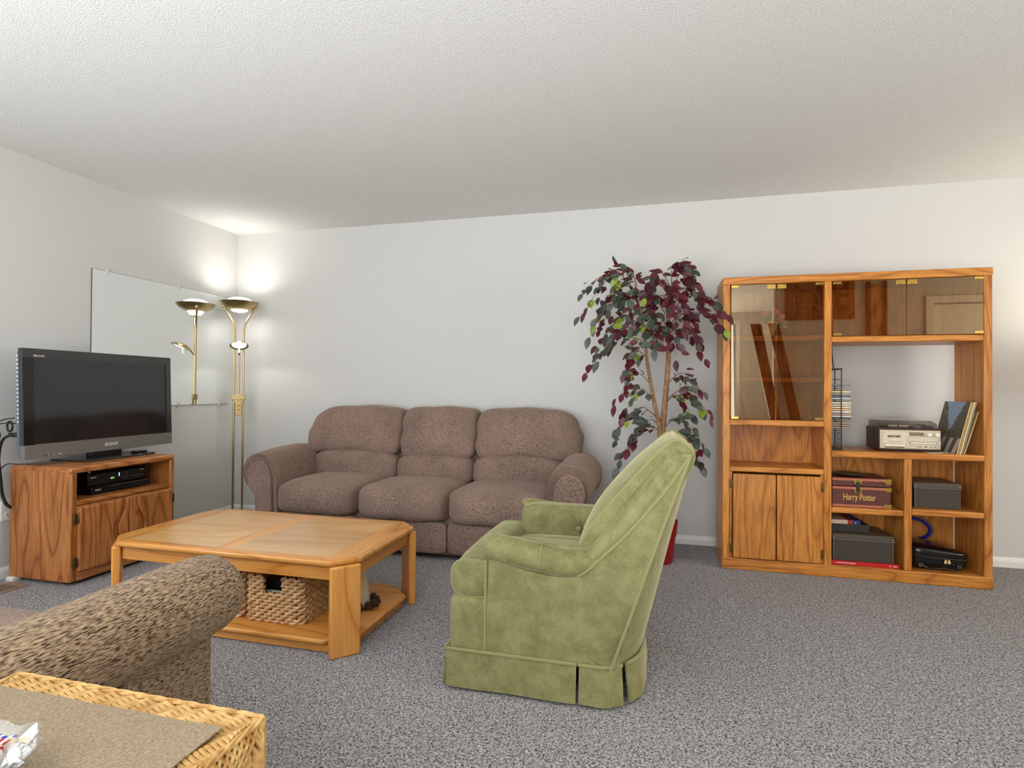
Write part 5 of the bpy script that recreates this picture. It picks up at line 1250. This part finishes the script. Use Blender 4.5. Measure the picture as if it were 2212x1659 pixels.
# branches: start on trunk, mid, tip (x, dy, z), leaf mix (burgundy, green, lime), leaves
BR = [
 ((3.45, 0, 1.74), (3.33, -0.05, 1.86), (3.13, -0.08, 1.74), (5, 4, 1), 13), ((3.45, 0, 1.74), (3.30, -0.10, 1.80), (3.14, -0.16, 1.58), (3, 6, 2), 14),
 ((3.47, 0, 1.66), (3.32, 0.02, 1.74), (3.20, 0.02, 1.56), (4, 6, 2), 13), ((3.46, 0, 1.70), (3.38, -0.12, 1.80), (3.30, -0.18, 1.62), (2, 7, 2), 13),
 ((3.46, 0, 1.72), (3.44, 0.04, 1.84), (3.34, 0.08, 1.88), (7, 2, 0), 8), ((3.46, 0, 1.72), (3.46, 0.05, 1.80), (3.39, 0.08, 1.90), (7, 2, 0), 6),
 ((3.50, 0, 1.55), (3.38, -0.08, 1.66), (3.20, -0.10, 1.46), (5, 5, 1), 13), ((3.51, 0, 1.50), (3.36, 0.03, 1.58), (3.22, 0.03, 1.40), (4, 5, 1), 12),
 ((3.68, 0, 1.75), (3.68, -0.08, 1.85), (3.77, -0.10, 1.86), (9, 1, 1), 13), ((3.68, 0, 1.74), (3.74, -0.10, 1.82), (3.83, -0.14, 1.70), (9, 1, 0), 15),
 ((3.68, 0, 1.72), (3.62, -0.12, 1.82), (3.52, -0.16, 1.72), (7, 3, 0), 13), ((3.67, 0, 1.70), (3.66, -0.16, 1.74), (3.70, -0.24, 1.56), (9, 1, 0), 15),
 ((3.67, 0, 1.66), (3.78, 0.03, 1.76), (3.86, 0.04, 1.66), (9, 1, 0), 13), ((3.66, 0, 1.60), (3.84, -0.12, 1.68), (3.97, -0.16, 1.56), (9, 1, 0), 13),
 ((3.66, 0, 1.55), (3.82, -0.12, 1.57), (3.98, -0.17, 1.46), (7, 2, 1), 12), ((3.66, 0, 1.55), (3.58, -0.14, 1.64), (3.46, -0.20, 1.50), (4, 6, 2), 13),
 ((3.66, 0, 1.50), (3.76, -0.12, 1.56), (3.83, -0.18, 1.40), (8, 2, 1), 14), ((3.66, 0, 1.46), (3.78, 0.04, 1.48), (3.86, 0.05, 1.34), (9, 1, 0), 13),
 ((3.51, 0, 1.46), (3.40, -0.10, 1.48), (3.24, -0.14, 1.30), (3, 6, 2), 14), ((3.52, 0, 1.40), (3.36, -0.02, 1.44), (3.17, -0.04, 1.24), (2, 6, 1), 12),
 ((3.52, 0, 1.42), (3.52, -0.14, 1.48), (3.48, -0.22, 1.32), (3, 6, 2), 11), ((3.53, 0, 1.30), (3.46, -0.06, 1.34), (3.40, -0.08, 1.20), (6, 3, 1), 9),
 ((3.56, 0, 1.12), (3.47, -0.06, 1.20), (3.36, -0.10, 1.04), (7, 3, 1), 12), ((3.58, 0, 1.02), (3.49, -0.04, 1.10), (3.40, -0.06, 0.96), (3, 6, 2), 10),
 ((3.65, 0, 1.12), (3.74, -0.04, 1.20), (3.85, -0.06, 1.10), (7, 3, 0), 11), ((3.64, 0, 1.02), (3.76, -0.08, 1.10), (3.90, -0.10, 0.94), (4, 5, 2), 14),
 ((3.64, 0, 1.00), (3.72, 0.02, 1.06), (3.80, 0.02, 0.94), (5, 4, 1), 9), ((3.61, 0, 0.90), (3.50, -0.06, 0.98), (3.34, -0.10, 0.80), (0, 8, 2), 12),
 ((3.63, 0, 0.82), (3.52, -0.08, 0.86), (3.37, -0.12, 0.66), (7, 4, 0), 15), ((3.62, 0, 0.84), (3.56, 0.04, 0.90), (3.46, 0.06, 0.80), (2, 7, 0), 10),
 ((3.63, 0, 0.84), (3.72, -0.06, 0.92), (3.86, -0.08, 0.76), (1, 8, 1), 13),
 ((3.50, 0, 1.60), (3.50, -0.14, 1.70), (3.53, -0.24, 1.52), (4, 6, 2), 14), ((3.66, 0, 1.62), (3.62, -0.14, 1.68), (3.57, -0.26, 1.54), (6, 5, 1), 14),
 ((3.52, 0, 1.45), (3.56, -0.12, 1.52), (3.58, -0.22, 1.34), (4, 6, 2), 12), ((3.66, 0, 1.40), (3.68, -0.12, 1.46), (3.70, -0.22, 1.30), (8, 2, 0), 12),
 ((3.67, 0, 1.58), (3.70, -0.12, 1.66), (3.74, -0.24, 1.48), (9, 1, 0), 14), ((3.66, 0, 1.48), (3.62, -0.12, 1.52), (3.60, -0.20, 1.40), (7, 3, 0), 12),
 ((3.48, 0, 1.64), (3.42, -0.10, 1.70), (3.40, -0.18, 1.54), (4, 6, 1), 13), ((3.67, 0, 1.68), (3.60, 0.03, 1.78), (3.54, 0.05, 1.70), (7, 3, 0), 10), ((3.63, 0, 0.80), (3.74, -0.10, 0.82), (3.85, -0.12, 0.66), (3, 7, 1), 14),
]
rg = random.Random(11); ORGP = ORG[t.name]; leaves = []
for s_, m_, e_, mixw, nl in BR:
    P0, P1, P2 = (Vector((p[0], PY+p[1], p[2])) for p in (s_, m_, e_))
    pth = smoothpath([P0, P0.lerp(P1, 0.55)+Vector((0, 0, 0.012)), P1, P1.lerp(P2, 0.5)+Vector((0, 0, 0.022)), P2], 4)
    k = len(pth); tw_ = obj('twig', B().tube(pth, [0.0030*(1-0.75*i/k) for i in range(k)], 5), TWIG, t)
    nl = int(nl*1.55)
    for i in range(nl):
        f_ = 0.26+0.74*i/(nl-1); q = pth[min(k-1, int(f_*(k-1)))]; d_ = (pth[min(k-1, int(f_*(k-1))+1)]-pth[max(0, int(f_*(k-1))-1)]).normalized()
        sd_ = d_.cross(Vector((0, 0, 1))); sd_ = sd_.normalized() if sd_.length > 1e-3 else Vector((1, 0, 0))
        ang = rg.choice((-1, 1))*rg.uniform(0.35, 1.35) if i < nl-1 else 0
        dir_ = (d_*cos(ang)+sd_*sin(ang)+Vector((0, 0, rg.uniform(-1.0, 0.25)))+Vector((0, -0.3, 0))*rg.random()).normalized()
        base = q+dir_*rg.uniform(0.012, 0.045)+Vector((rg.uniform(-1, 1), rg.uniform(-1, 1), rg.uniform(-1, 1)))*0.016
        nrm = (Vector((rg.uniform(-0.7, 0.7), -1.0, rg.uniform(0.1, 1.2)))).normalized(); xx = dir_.cross(nrm).normalized(); zz = xx.cross(dir_)
        sc_k = rg.uniform(0.80, 1.15)
        tip = base+dir_*0.075
        if max(tip.y, base.y) > -0.012 or (max(tip.x, base.x) > 3.955 and max(tip.y, base.y) > -0.525): continue
        Mw = Matrix(((xx.x*sc_k, dir_.x*sc_k, zz.x*sc_k, base.x-ORGP.x), (xx.y*sc_k, dir_.y*sc_k, zz.y*sc_k, base.y-ORGP.y), (xx.z*sc_k, dir_.z*sc_k, zz.z*sc_k, base.z-ORGP.z), (0, 0, 0, 1)))
        key = rg.choices('bgl', mixw)[0]
        leaves.append((base.y, len(leaves), key, rg.choice(LM[key]), Mw))
leaves.sort(key=lambda a: a[:2])     # the nearest leaves are single parts, the ones behind them are joined
extra = {'b': B(), 'g': B(), 'l': B()}
for n_, (_, _, key, me, Mw) in enumerate(leaves):
    if n_ < 298:
        lo = bpy.data.objects.new('leaf', me); COL.objects.link(lo); lo.parent = t; lo.matrix_local = Mw
    else:
        extra[key].add([tuple(Mw @ v.co + ORGP) for v in me.vertices], [tuple(p.vertices) for p in me.polygons])
for key, m in (('b', BURG[0]), ('g', GREENL[1]), ('l', LIMEL[0])):
    if extra[key].v: obj('leaves', extra[key], m, t, kind='stuff')
